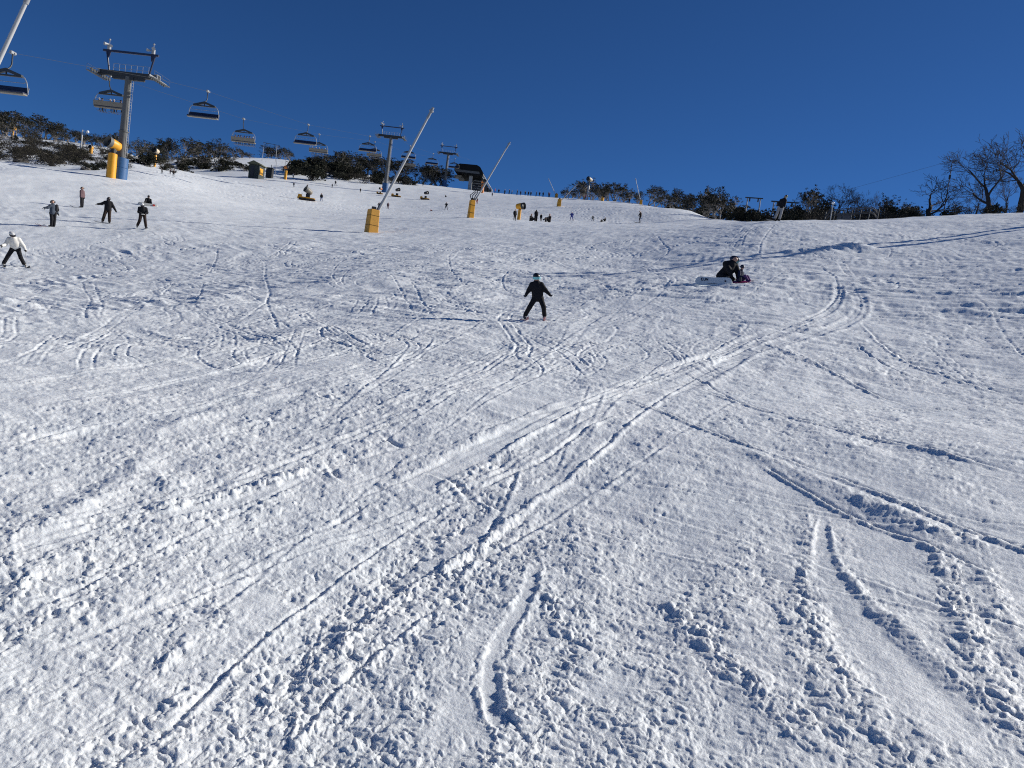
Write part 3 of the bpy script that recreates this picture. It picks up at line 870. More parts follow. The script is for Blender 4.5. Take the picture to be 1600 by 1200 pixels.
# ------------------------------------------------------------------ trees, scrub and rocks
BARK = paint('pale_gum_bark', (.24, .215, .19), .85, 0, .35, 5.0, .3, .2)
DEADWOOD = paint('bare_grey_wood', (.045, .040, .038), .95, 0, .35, 5.0, .3, .1)
def leaf_mat():
    m, nt, b = new_mat('gum_leaf')
    oi = nt.nodes.new('ShaderNodeTexCoord'); n = nt.nodes.new('ShaderNodeTexNoise'); n.inputs['Scale'].default_value = 1.6; n.inputs['Detail'].default_value = 3
    nt.links.new(oi.outputs['Object'], n.inputs['Vector'])
    r = nt.nodes.new('ShaderNodeValToRGB'); r.color_ramp.elements[0].position = .35; r.color_ramp.elements[1].position = .7
    r.color_ramp.elements[0].color = (.02, .023, .017, 1); r.color_ramp.elements[1].color = (.047, .047, .034, 1)
    nt.links.new(n.outputs['Fac'], r.inputs['Fac']); nt.links.new(r.outputs['Color'], b.inputs['Base Color'])
    b.inputs['Roughness'].default_value = .9; b.inputs['Specular IOR Level'].default_value = .08
    return m
LEAF = leaf_mat()
SCRUBLEAF = paint('scrub_leaf', (.042, .038, .026), .8, 0, .45, 3.0, 0, .2)
ROCKM = paint('granite', (.10, .092, .085), .9, 0, .45, 2.0, .6, .2)
def grow(b, r, p, d, L, rad, lev, maxlev, tips, gnarl, fan, up, rmin, kids):
    n = 5 if lev < 2 else 4
    pts, rads = [Vector(p)], [rad]
    d = Vector(d).normalized()
    for i in range(n):
        d = (d + Vector((r.normal(0, gnarl), r.normal(0, gnarl), r.normal(0, gnarl * .7) + up * .12))).normalized()
        pts.append(pts[-1] + d * L / n)
        rads.append(max(rmin, rad * (1 - .5 * (i + 1) / n)))
    b.tube(pts, rads, 7 if lev == 0 else (5 if lev < 2 else 3), cap=lev == 0)
    if lev >= maxlev:
        tips.append((pts[-1], d)); return
    m = kids[min(lev, len(kids) - 1)]
    for q in range(m):
        t = 1.0 if q == 0 else r.uniform(.4, .98)
        f = t * n; i = min(int(f), n - 1); c = pts[i].lerp(pts[i + 1], f - i)
        ax = Vector(r.normal(0, 1, 3)); ax = (ax - d * ax.dot(d)).normalized()
        a = fan * r.uniform(.6, 1.25) * (.55 if q == 0 else 1)
        nd = d * math.cos(a) + ax * math.sin(a)
        grow(b, r, c, nd, L * r.uniform(.58, .8), max(rmin, rads[i] * r.uniform(.5, .68)), lev + 1, maxlev, tips, gnarl, fan, up, rmin, kids)
def leaves(r, tips, per, rad, size, flat):
    V, F = [], []
    for p, d in tips:
        for i in range(per):
            o = r.normal(0, 1, 3); o *= rad * r.uniform(.15, 1) / (np.linalg.norm(o) + 1e-6); o[2] *= flat
            c = np.array(p) + o
            a = r.normal(0, 1, 3); a[2] -= .6; a /= np.linalg.norm(a); q = r.normal(0, 1, 3); q -= a * (q @ a); q /= np.linalg.norm(q)
            L = size * r.uniform(.6, 1.3); w = L * .36
            k = len(V); V += [c, c + a * L * .5 + q * w, c + a * L, c + a * L * .5 - q * w]; F.append((k, k + 1, k + 2, k + 3))
    b = MB(); b.v = [tuple(v) for v in V]; b.f = F; b.mi = [0] * len(F)
    return b
def fast_mesh(b, name, m, smooth=True):
    me = bpy.data.meshes.new(name); me.from_pydata([tuple(p) for p in b.v], [], b.f); me.update(); me.materials.append(m)
    me.polygons.foreach_set('use_smooth', [smooth] * len(me.polygons))
    return me
def tree_variant(seed, kind):
    r = np.random.default_rng(seed); b = MB(); tips = []
    if kind == 'gum':          # many-stemmed, flat-topped, 5 m
        for q in range(r.integers(2, 5)):
            a = r.uniform(0, 6.28); t = r.uniform(.25, .75)
            grow(b, r, (r.normal(0, .12), r.normal(0, .12), -.3), (math.cos(a) * t, math.sin(a) * t, 1), r.uniform(1.8, 2.5), .13, 0, 3, tips, .17, .66, .35, .018, (4, 4, 3))
        L = leaves(r, tips, 13, .40, .19, .36)
    elif kind == 'bare':       # burnt crown of fine rising twigs, 7 m
        for q in range(r.integers(1, 3)):
            a = r.uniform(0, 6.28); t = r.uniform(.08, .3)
            grow(b, r, (r.normal(0, .2), r.normal(0, .2), -.3), (math.cos(a) * t, math.sin(a) * t, 1), r.uniform(2.3, 2.9), .21, 0, 5, tips, .14, .60, .12, 0.0125, (4, 4, 3, 3, 3))
        L = None
    elif kind == 'big':        # one trunk that forks into wide limbs
        grow(b, r, (0, 0, -.3), (.06, 0, 1), 3.0, .27, 0, 5, tips, .15, .72, .12, 0.0125, (4, 4, 4, 3, 3))
        L = None
    elif kind == 'scrub':      # bare suckers with a few dry leaves, 2 m
        for q in range(11):
            a = r.uniform(0, 6.28); t = r.uniform(.2, 1.1)
            grow(b, r, (r.normal(0, .25), r.normal(0, .25), -.2), (math.cos(a) * t, math.sin(a) * t, 1), r.uniform(.8, 1.2), .035, 0, 2, tips, .16, .5, .1, .012, (3, 3))
        L = leaves(r, tips, 4, .24, .15, .8)
    elif kind == 'bush':       # dense low heath, 1.5 m
        for q in range(9):
            a = r.uniform(0, 6.28); t = r.uniform(.4, 1.6)
            grow(b, r, (r.normal(0, .3), r.normal(0, .3), -.2), (math.cos(a) * t, math.sin(a) * t, 1), r.uniform(.6, .9), .04, 0, 2, tips, .16, .6, .0, .012, (3, 3))
        L = leaves(r, tips, 16, .28, .17, .75)
    z = max(v[2] for v in b.v)
    wood = fast_mesh(b, 'trunk', BARK if kind == 'gum' else DEADWOOD)
    lv = fast_mesh(L, 'crown', LEAF if kind in ('gum', 'bush') else SCRUBLEAF, False) if L else None
    if L: z = max(z, max(v[2] for v in L.v))
    return wood, lv, z
VAR = {k: [tree_variant(100 * i + q, k) for q in range(n)] for i, (k, n) in enumerate((('gum', 7), ('bare', 4), ('big', 2), ('scrub', 5), ('bush', 4)), 1)}
NAMES = dict(gum=('snow_gum_tree', 'tree'), bare=('bare_tree', 'bare tree'), big=('bare_tree', 'bare tree'), scrub=('bare_shrub', 'shrub'), bush=('heath_bush', 'bush'))
def plant(kind, base, height, label, group, wide=1.0, v=None, rz=None, name=None, cat=None):
    va = VAR[kind]; i = int(rng.integers(len(va))) if v is None else v % len(va)
    wood, lv, z = va[i]
    s = height / z
    nm, ct = NAMES[kind]
    t = thing(name or nm, label, cat or ct, base, rng.uniform(0, 6.28) if rz is None else rz, group)
    t.scale = (s * wide, s * wide, s)
    if kind in ('scrub',):
        link('stems', wood, t); link('foliage', lv, t)
    elif kind == 'bush':
        link('stems', wood, t); link('foliage', lv, t)
    else:
        if lv:
            link('trunk', wood, t); link('crown', lv, t)
        else: 
            link('trunk', wood, t)
    return t
def upright(px, ytop, ybase, depth=None):
    """ground point and height of something whose foot and top are at these photo rows"""
    b, d = spot(px, ybase, depth)
    return b, max(.3, at(px, ytop, d).z - b.z), d
def rock_mesh(seed):
    r = np.random.default_rng(seed)
    bm = bmesh.new(); bmesh.ops.create_icosphere(bm, subdivisions=3, radius=1)
    for v in bm.verts:
        n = np.array(v.co)
        q = perlin(np.array([n[0] * 1.3 + seed]), np.array([n[1] * 1.3 + n[2] * 1.7]), seed)[0]
        q2 = perlin(np.array([n[0] * 3.3 + seed]), np.array([n[1] * 3.3 + n[2] * 3]), seed + 1)[0]
        v.co = v.co * (1 + .32 * q + .12 * q2)
        v.co.z *= .62
    me = bpy.data.meshes.new('rock'); bm.to_mesh(me); bm.free(); me.materials.append(ROCKM)
    return me
ROCKS = [rock_mesh(i) for i in range(4)]
def rock(base, size, label, group):
    o = link('rock', ROCKS[int(rng.integers(4))])
    o.location = base + Vector((0, 0, size * .1)); o.rotation_euler = (0, 0, rng.uniform(0, 6.28)); o.scale = (size * rng.uniform(.8, 1.5), size, size * rng.uniform(.7, 1.1))
    return tag(o, label, 'rock', group)

def vegetation():
    # ---- the ridge on the right
    for x, yt, yb, d, kind, w, v, lab in (
        (1546, 214, 333, 74, 'big', .95, 0, 'tallest bare tree, a forked trunk standing full on the right-hand snow ridge'),
        (1592, 202, 331, 76, 'big', 1.1, 1, 'bare spreading tree cut by the right edge of the photo'),
        (1448, 264, 338, 80, 'bare', 2.0, 1, 'wide bare tree with twin trunks left of the tallest ridge tree'),
        (1523, 285, 335, 82, 'bare', 1.0, 2, 'small bare tree close under the tallest ridge tree, on its left'),
        (1572, 268, 333, 90, 'bare', 1.0, 3, 'slim bare tree between the two tallest ridge trees'),
        (1347, 298, 346, 80, 'bare', .9, 0, 'thin bare tree just left of the metal fence end'),
        (1366, 297, 345, 76, 'bare', .8, 2, 'thin bare tree rising behind the right end of the grey queue fence'),
        (1306, 286, 346, 84, 'bare', 1.5, 3, 'dense brushy bare tree behind the middle of the grey queue fence'),
        (1322, 290, 346, 88, 'bare', 1.5, 1, 'dense brushy bare tree right of the fence lamp post'),
        (1386, 302, 344, 80, 'gum', .75, 0, 'leafy dark gum just right of the grey queue fence'),
        (1404, 312, 343, 84, 'gum', .9, 1, 'low leafy gum between the queue fence and the twin-trunked tree'),
        (1425, 314, 341, 82, 'gum', 1.1, 2, 'low leafy gum half covered by the twin-trunked bare tree'),
        (1262, 294, 347, 80, 'gum', .7, 3, 'tall narrow leafy gum right of the dark tow portal'),
        (1278, 299, 347, 86, 'gum', .8, 4, 'narrow leafy gum left of the fence lamp post'),
        (1247, 318, 347, 78, 'gum', .9, 5, 'low leafy gum beside the post of the right tow portal'),
        (1121, 289, 341, 96, 'gum', .95, 6, 'leafy gum with a pale trunk standing clear at the snow edge')):
        b, h, dd = upright(x, yt, yb, d)
        plant(kind, b, h, lab, 'trees along the right ridge', w, v)
    r = np.random.default_rng(21)
    for x, yt, d in ((1495, 316, 76), (1510, 322, 72), (1535, 322, 72), (1558, 318, 76), (1575, 322, 73), (1592, 318, 74), (1475, 322, 80), (1420, 326, 78), (1408, 330, 74),
                     (1376, 326, 75), (1390, 322, 78), (1284, 322, 70), (1272, 326, 66), (1240, 332, 66), (1610, 310, 76), (1625, 315, 74), (1548, 324, 70)):
        b = spot(x, 335, d)[0]; h = max(.8, at(x, yt, d).z - b.z)
        plant('bush' if r.random() < .6 else 'scrub', b, h, 'low dark bush along the crest of the right ridge under the bare trees', 'low bushes along the right ridge', 1.1)
    for k in range(34):
        x = r.uniform(1225, 1440); d = r.uniform(70, 92)
        b = spot(x, 338, d)[0]; h = max(.8, at(x, r.uniform(321, 336), d).z - b.z)
        plant('scrub' if r.random() < .8 else 'bush', b, h, 'low dark shrub in the belt behind the queue fence on the right ridge', 'shrub belt behind the queue fence', r.uniform(1.0, 1.5))
    for x, yt, d in ((1152, 327, 92), (1163, 323, 96), (1174, 327, 92), (1186, 331, 88), (1196, 334, 84), (1142, 330, 100)):
        b = spot(x, 343, d)[0]; h = max(.9, at(x, yt, d).z - b.z)
        plant('bush', b, h, 'low dense bush under the left tow portal on the ridge', 'bushes under the left tow portal', 1.25)
    # ---- gums along the middle of the crest
    mid = ((884, 292, 235), (903, 287, 232), (912, 283, 228), (925, 286, 226), (936, 291, 222), (950, 287, 205), (962, 284, 206), (972, 296, 200), (984, 294, 198), (996, 300, 190), (1013, 290, 180), (1024, 293, 178),
           (1038, 302, 170), (1052, 300, 160), (1064, 296, 152), (1078, 303, 148), (1086, 300, 146), (1098, 293, 142), (1108, 289, 138), (1132, 300, 120), (1140, 306, 118), (893, 297, 240), (942, 298, 215))
    for x, yt, d in mid:
        yb = np.interp(x, [880, 950, 1000, 1050, 1100, 1140], [312, 316, 321, 327, 338, 344])
        b, h, dd = upright(x, yt - 1, yb, d)
        plant('gum', b, h, 'dark leafy snow gum growing behind the middle of the snow crest', 'snow gums along the middle of the crest', r.uniform(1.0, 1.35))
    for x in range(1040, 1125, 7):
        d = 135 + (1120 - x) * .5
        b = spot(x, 330, d)[0]
        plant('bush', b, r.uniform(1.2, 2.0), 'low dark bush at the foot of the gums behind the crest', 'bushes at the foot of the middle gums', 1.2)
    # ---- left skyline
    for x, yt, d in ((-12, 168, 180), (6, 170, 176), (22, 174, 178), (36, 180, 182), (60, 186, 172), (74, 183, 175), (88, 188, 176), (100, 193, 180), (118, 198, 180), (132, 204, 182), (146, 206, 178), (160, 206, 176),
                     (172, 208, 180), (184, 212, 178), (214, 212, 195), (226, 218, 200), (240, 224, 230), (258, 219, 240), (270, 213, 238), (284, 217, 240), (298, 222, 244), (312, 222, 246), (326, 218, 250), (338, 216, 252),
                     (352, 220, 256), (366, 224, 262), (378, 232, 266), (390, 240, 270), (48, 200, 165), (108, 206, 168), (152, 214, 165), (196, 222, 170), (246, 232, 200), (280, 230, 215), (312, 234, 222), (340, 232, 235), (362, 238, 240),
                     (411, 229, 300), (420, 227, 300), (436, 229, 298), (446, 228, 300), (453, 234, 296), (20, 186, 160), (80, 200, 160), (4, 188, 165), (40, 195, 168), (130, 212, 170), (172, 220, 168)):
        yb = np.interp(x, [-20, 50, 100, 150, 200, 250, 400, 460], [213, 218, 223, 230, 242, 250, 248, 254])
        b = spot(x, yb, d)[0]; h = max(1.5, at(x, yt - 2, d).z - b.z)
        plant('gum', b, min(h, 9) * r.uniform(.75, 1.05), 'dark flat-topped snow gum on the skyline of the left hill', 'snow gums on the left skyline', r.uniform(1.1, 1.5))
    # ---- the scrubby bank: stems and heath with snow between
    n = 0
    for k in range(400):
        x = r.uniform(-25, 200); lo = np.interp(x, [-25, 0, 100, 165, 200], [250, 252, 264, 272, 266]); hi = np.interp(x, [-25, 100, 200], [212, 226, 244])
        y = r.uniform(hi, lo); 
        if perlin(np.array([x / 22.]), np.array([y / 7.]), 71)[0] < -.02: continue
        p, d, ok = hit(x, y)
        if not ok[0] or d[0] < 92 or d[0] > 185: continue
        q = r.random()
        if q < .62: plant('scrub', Vector(p[0]), r.uniform(.9, 2.1), 'bare grey-brown shrub among snow patches on the left bank', 'bare shrubs on the left bank', r.uniform(1, 1.5))
        elif q < .86: plant('bush', Vector(p[0]), r.uniform(.5, 1.2), 'dark heath bush among snow patches on the left bank', 'heath bushes on the left bank', r.uniform(1.1, 1.7))
        else: rock(Vector(p[0]), r.uniform(.4, 1.0), 'grey granite boulder poking through snow on the left bank', 'boulders on the left bank')
        n += 1
        if n > 170: break
    # scrub between the tower and the shed, and round the upper lift line
    for zone, cnt, hh in ((((205, 255), (400, 256), (395, 268), (240, 268)), 26, (1.2, 2.6)), (((470, 262), (560, 272), (560, 284), (455, 274)), 34, (2.0, 4.2)), (((540, 268), (690, 284), (690, 291), (545, 287)), 26, (1.6, 3.4))):
        for k in range(cnt):
            a, bq = r.random(), r.random()
            z = np.array(zone, float)
            pxy = (z[0] * (1 - a) + z[1] * a) * (1 - bq) + (z[3] * (1 - a) + z[2] * a) * bq
            p, d, ok = hit(*pxy)
            if not ok[0] or d[0] > 330: continue
            lab = {26: ('dark bush beyond the lift tower towards the green shed', 'bushes between the lift tower and the shed')}.get(cnt, ('dark dense bush beside the upper lift line', 'bushes beside the upper lift line')) if hh[0] != 1.6 else ('dark bush below the summit lift station', 'bushes below the summit station')
            plant('bush' if r.random() < .75 else 'scrub', Vector(p[0]), r.uniform(*hh), lab[0], lab[1], r.uniform(1.2, 1.9))
    for x, yt, d in ((488, 243, 262), (500, 240, 268), (512, 244, 270), (522, 238, 275), (530, 236, 278), (540, 235, 280), (549, 238, 284), (560, 240, 286), (572, 240, 288), (584, 243, 286), (620, 246, 290), (633, 250, 292), (648, 256, 290), (660, 256, 292), (672, 256, 294), (684, 258, 296), (694, 262, 298), (606, 248, 288), (596, 246, 286), (560, 252, 270), (540, 252, 264), (520, 256, 262)):
        yb = np.interp(x, [480, 550, 600, 650, 700], [268, 272, 281, 287, 292]); b = spot(x, yb, d)[0]
        plant('gum', b, min(10, max(1.8, at(x, yt - 1, d).z - b.z)), 'dark leafy snow gum on the skyline behind the upper lift line', 'snow gums behind the upper lift line', r.uniform(1.1, 1.45))
    b = spot(490, 281, 215)[0]
    plant('bush', b, 4.2, 'big round dark bush at the snow edge right of the orange-headed snow gun', 'bushes beside the upper lift line', 1.3, 1)
vegetation()
# ------------------------------------------------------------------ chairlift
LD = Vector((.0645, 1, 0)).normalized()            # plan direction of the lift line, uphill
LP = Vector((LD.y, -LD.x, 0))                      # to the right of it
LRZ = math.atan2(-LD.x, LD.y)                      # rotation that takes local +Y to the line
GAUGE = 7.0
def line_xy(Y, right): 
    x = -52.5 + .0645 * Y
    return (x, Y) if right else (x - GAUGE * LP.x, Y - GAUGE * LP.y)
def line_depth(px, right):
    """distance along the view at which the lift line is seen at photo column px (rows near y)"""
    return None
def on_line(px, py, right):
    """point of the vertical plane through one rope seen at a photo pixel"""
    r = rays(px, py)
    x0, y0 = line_xy(89, right)
    # r*d = (x0,y0) + t*LD
    A = np.array([[r[0], -LD.x], [r[1], -LD.y]]); d, t = np.linalg.solve(A, np.array([x0, y0]))
    return Vector((r[0] * d, r[1] * d, r[2] * d + EYE)), d
def hang_chair(px, py, right): return on_line(px, py, right)[0]
def lift_tower(px, ybase, ytop, depth, label, scale=1.0, group='lift towers of the chairlift'):
    c = (Vector((*line_xy(depth, True), 0)) + Vector((*line_xy(depth, False), 0))) / 2
    # keep the tower midway between the ropes; slide along the line to the wanted distance
    base = Vector((c.x, c.y, gz(c.x, c.y)))
    e = at(px, ytop, 1.0); e = Vector((e.x, e.y, e.z - EYE)); k = math.hypot(c.x, c.y) / math.hypot(e.x, e.y)
    top = e.z * k + EYE
    h = top - base.z
    t = thing('lift_tower', label, 'lift tower', base, LRZ, group)
    b = MB(); b.tube([(0, 0, -.5), (0, 0, h * .45)], [.50, .46], 20); b.tube([(0, 0, h * .45 + .003), (0, 0, h * .45 + .12)], .55, 20)
    b.tube([(0, 0, h * .45 + .12), (0, 0, h - .3)], [.43, .36], 20); b.build('mast', STEEL, t)
    b = MB(); b.tube([(0, 0, -.2), (0, 0, 1.25), (0, 0, 1.3)], [.86, .86, .80], 18); b.tube([(0, 0, 1.302), (0, 0, 2.45), (0, 0, 2.5)], [.84, .84, .6], 18)
    b.build('crash_pad', BLUEPAD, t)
    b = MB()
    for x in (.42, .72): b.tube([(x * .4 + .34, -.12 if x < .5 else .12, 2.6), (x * .4 + .3, -.12 if x < .5 else .12, h - .4)], .022, 5)
    n = int((h - 3) / .32)
    for i in range(n): b.tube([(.508, -.12, 2.7 + i * .32), (.588, .12, 2.7 + i * .32)], .013, 4)
    b.build('ladder', PALESTEEL, t)
    b = MB(); b.box((0, 0, h - .05), (GAUGE + .5, .5, .55)); b.box((0, 0, h - .5), (1.5, .55, .34)); 
    for s in (-1, 1): b.prism([(s * .76, -.2, h - .66), (s * .76, .2, h - .66), (s * .76, .2, h - .33), (s * .76, -.2, h - .33)], (0, 0, 0), (s * 1.2, 0, .0))
    b.build('crossarm', paint('blackish_steel', (.03, .033, .036), .6, .2), t)  # one even near-black steel over the whole crossarm
    for s in (-1, 1):
        st = MB(); x = s * GAUGE / 2
        st.box((x + .12 * s, 0, h - .28), (.10, 3.6, .2)); st.box((x + .12 * s, 0, h + .02), (.22, .7, .5))
        sh = st.build('sheave_train', GREYP, t)
        for i in range(8):
            wv = MB(); y = -1.65 + i * .47
            wv.tube([(x - .06, y, h - .36), (x + .06, y, h - .36)], .2, 14); wv.build('sheave', DARKSTEEL, sh)
        # inspection walk
        cw = MB(); cw.box((x + s * .48, 0, h - .48), (.36, 3.6, .05))
        for y in (-1.7, 0, 1.7): cw.tube([(x + s * .64, y, h - .46), (x + s * .64, y, h + .3)], .016, 5)
        for z in (-.05, .3): cw.tube([(x + s * .64, -1.7, h + z), (x + s * .64, 1.7, h + z)], .014, 5)
        cw.build('catwalk', STEEL, t)
    b = MB(); fz = h + 2.5
    for s in (-1, 1):
        b.tube([(s * 2.5, 0, h + .2), (s * 3.0, 0, fz)], [.09, .12], 8)
        b.prism([(s * 2.62, -.06, fz - .75), (s * 2.95, -.06, fz - .1), (s * 2.5, -.06, fz - .1)], (0, 0, 0), (0, .12, 0))
    b.box((0, 0, fz + .02), (6.9, .2, .24)); b.build('lifting_frame', NAVY, t)
    b = MB()
    for x in np.linspace(-2.2, 2.2, 7): b.tube([(x, .32, h + .23), (x, .32, h + 1.2)], .025, 5)
    for z in (.7, 1.2): b.tube([(-2.2, .32, h + z), (2.2, .32, h + z)], .022, 5)
    b.box((0, .38, h + .26), (4.6, .5, .04)); b.build('guard_rail', GREYP, t)
    for s in (-1, 1):
        b = MB(); x = s * 2.75
        b.box((x, 0, fz + .42), (.3, .3, .56)); b.tube([(x, -.1, fz + .7), (x + .3 * s, -.55, fz + .62)], [.08, .21], 12)
        b.tube([(x - .25 * s, -.1, fz + .5), (x - .55 * s, -.5, fz + .42)], [.06, .17], 12); b.tube([(x, 0, fz + .7), (x, 0, fz + 1.25)], .035, 6); b.ell((x, 0, fz + 1.3), .12, 8, 5)
        b.build('loudspeaker', GREYP, t, 50)
    return t
T1 = lift_tower(208, 279, 118, 90, 'nearest and tallest lift tower, blue pad round its foot, before the scrubby bank')
T2 = lift_tower(607, 299, 212, 210, 'middle lift tower of the three, behind the long white snow lance', group='lift towers of the chairlift')
T3 = lift_tower(706, 292, 240, 297, 'farthest lift tower, standing just before the dark summit station', group='lift towers of the chairlift')

def haul_rope(nodes, right, label):
    P = [hang_chair(x, y, right) for x, y in nodes]
    P.sort(key=lambda p: p.y)
    a = P[0] + (P[0] - P[1]) * .9; P = [a] + P
    t = MB(); t.tube(P, .013, 6)
    return tag(t.build('haul_rope', DARKSTEEL, None), label, 'cable', 'haul ropes of the chairlift')
def make_chair():
    t = thing('lift_chair', 'x', 'lift chair', (0, 0, 0))
    b = MB(); b.box((0, 0, .02), (.24, .62, .26), bev=.04); b.tube([(-.2, .12, .0), (.2, .12, 0)], .10, 10); b.build('grip', GREYP, t)
    yo = -.55
    MB().tube([(0, 0, -.1), (0, 0, -.85), (0, -.03, -1.05), (0, -.16, -1.3), (0, -.38, -1.5), (0, yo, -1.62)], .062, 8).build('hanger', DARKSTEEL, t, 60)
    b = MB()
    for s in (-1, 1):
        b.prism([(0, yo - .14, -1.52), (0, yo - .14, -1.82), (s * 1.52, yo - .14, -2.22), (s * 1.52, yo - .14, -1.98)], (0, 0, 0), (0, .28, 0))
    b.prism([(-1.5, yo - .10, -2.06), (1.5, yo - .10, -2.06), (1.5, yo - .10, -2.2), (-1.5, yo - .10, -2.2)], (0, 0, 0), (0, .2, 0))
    b.tube([(0, yo, -1.5), (0, yo, -2.1)], .07, 6); b.build('top_frame', DARKSTEEL, t)
    for s in (-1, 1):
        MB().tube([(s * 1.48, yo, -2.1), (s * 1.75, yo - .02, -2.2), (s * 1.98, yo - .02, -2.55), (s * 2.08, yo + .02, -3.05), (s * 2.1, yo + .1, -3.6)], .042, 7).build('side_bar', GREYP, t, 60)
    MB().box((0, yo - .22, -3.58), (4.12, .56, .12), bev=.03).build('seat', NAVY, t)
    b = MB(); b.box((0, yo - .2, -3.70), (4.2, .5, .11)); b.build('seat_shell', BEIGE, t)
    rot = Matrix.Rotation(R(-12), 3, 'X')
    MB().box((0, yo + .10, -3.27), (4.1, .10, .52), rot, bev=.03).build('backrest', NAVY, t)
    MB().box((0, yo + .172, -3.285), (4.16, .04, .56), rot).build('back_shell', BEIGE, t)
    b = MB(); b.tube([(-1.8, yo - .12, -2.7), (1.8, yo - .12, -2.7)], .026, 6)
    for s in (-1, 1): b.tube([(s * 1.8, yo - .12, -2.7), (s * 1.99, yo - .04, -2.55)], .026, 6)
    b.build('safety_bar', GREYP, t)
    return t
SIT = dict(head=(0, -.03, .80), neck=(0, 0, .63), chest=(0, .02, .45), waist=(0, .02, .25), pelvis=(0, 0, .12), shL=(-.18, 0, .57), shR=(.18, 0, .57),
           elL=(-.24, -.08, .32), elR=(.24, -.08, .32), haL=(-.18, -.32, .25), haR=(.18, -.32, .25), hiL=(-.1, 0, .1), hiR=(.1, 0, .1), knL=(-.12, -.45, .1), knR=(.12, -.45, .1),
           anL=(-.12, -.58, -.42), anR=(.12, -.5, -.46), toL=(-.13, -.76, -.50), toR=(.13, -.68, -.54))
chair0 = make_chair()
CH = (  # x, y of the grip in the photo, right-hand rope?, riders, label
 (20, 83, True, 0, 'empty lift chair partly behind the snow lance at the left edge'),
 (325, 143, True, 0, 'empty lift chair alone against the sky right of the tallest tower'),
 (482, 195, True, 0, 'empty lift chair just above a loaded one, third empty chair up the line'),
 (578, 213, True, 0, 'empty lift chair left of the middle lift tower, over a loaded one'),
 (641, 228, True, 0, 'empty lift chair crossed by the long white snow lance'),
 (677, 240, True, 0, 'empty lift chair between the long lance and the farthest tower'),
 (711, 248, True, 0, 'empty lift chair in front of the dark summit station'),
 (172, 118, False, 6, 'loaded lift chair hanging beside the mast of the tallest tower'),
 (381, 186, False, 7, 'loaded lift chair seen against the sky above the left snow gums'),
 (499, 210, False, 5, 'loaded lift chair over the bushes just right of an empty one'),
 (586, 222, False, 5, 'loaded lift chair close to the left of the middle tower'),
 (641, 241, False, 5, 'loaded lift chair behind the lower part of the long white lance'))
rider0 = []
for i, (jk, tr) in enumerate(((('black', (.012, .012, .015)), ('black', (.012, .012, .015))), (('navy', (.015, .02, .05)), ('charcoal', (.03, .03, .034))), (('wine', (.09, .02, .03)), ('black', (.012, .012, .015))))):
    t, J, k = person('dark-clad rider seated on a loaded lift chair, seen from behind', (0, 0, 0), 0, 1.72, SIT, 0, 0, jk, tr, helmet=('white', (.6, .6, .6)) if i == 1 else ('black', (.015, .015, .018)), detail=False, skis=('dark', (.02, .02, .03), 1.5), group='riders on the loaded chairs')
    rider0.append(t)
used = [0, 0, 0]; first = True
for x, y, right, n, lab in CH:
    c = chair0 if first else copy_tree(chair0)
    first = False
    c.location = hang_chair(x, y, right); c['label'] = lab; c['group'] = 'chairs of the chairlift'
    rz = LRZ + (0 if right else math.pi)
    c.rotation_euler = (0, 0, rz)
    where = {172: 'beside the tallest tower', 381: 'above the left snow gums', 499: 'over the upper bushes', 586: 'left of the middle tower', 641: 'behind the long white lance'}
    for q in range(n):
        v = int(rng.integers(3))
        p = rider0[v] if used[v] == 0 else copy_tree(rider0[v])
        used[v] = 1
        off = (-1.8 + 3.6 * (q + .5) / n + rng.normal(0, .05)) if n != 6 else (-1.65, -1.2, -.3, .15, 1.2, 1.6)[q]
        p.location = c.location + Matrix.Rotation(rz, 3, 'Z') @ Vector((off, -.72, -3.53)); p.rotation_euler = (0, 0, rz)
        p['label'] = 'dark-clad rider seen from behind on the loaded chair ' + where[x]; p['group'] = 'riders on the loaded chair ' + where[x]
haul_rope([(20, 83), (250, 124), (325, 143), (482, 195), (578, 213), (628, 219), (641, 228), (677, 240), (716, 244), (735, 250)], True, 'thin dark haul rope carrying the empty lift chairs')
haul_rope([(166, 115), (172, 118), (381, 186), (499, 210), (586, 221), (592, 222), (641, 240), (692, 247), (712, 250)], False, 'thin dark haul rope carrying the loaded lift chairs')

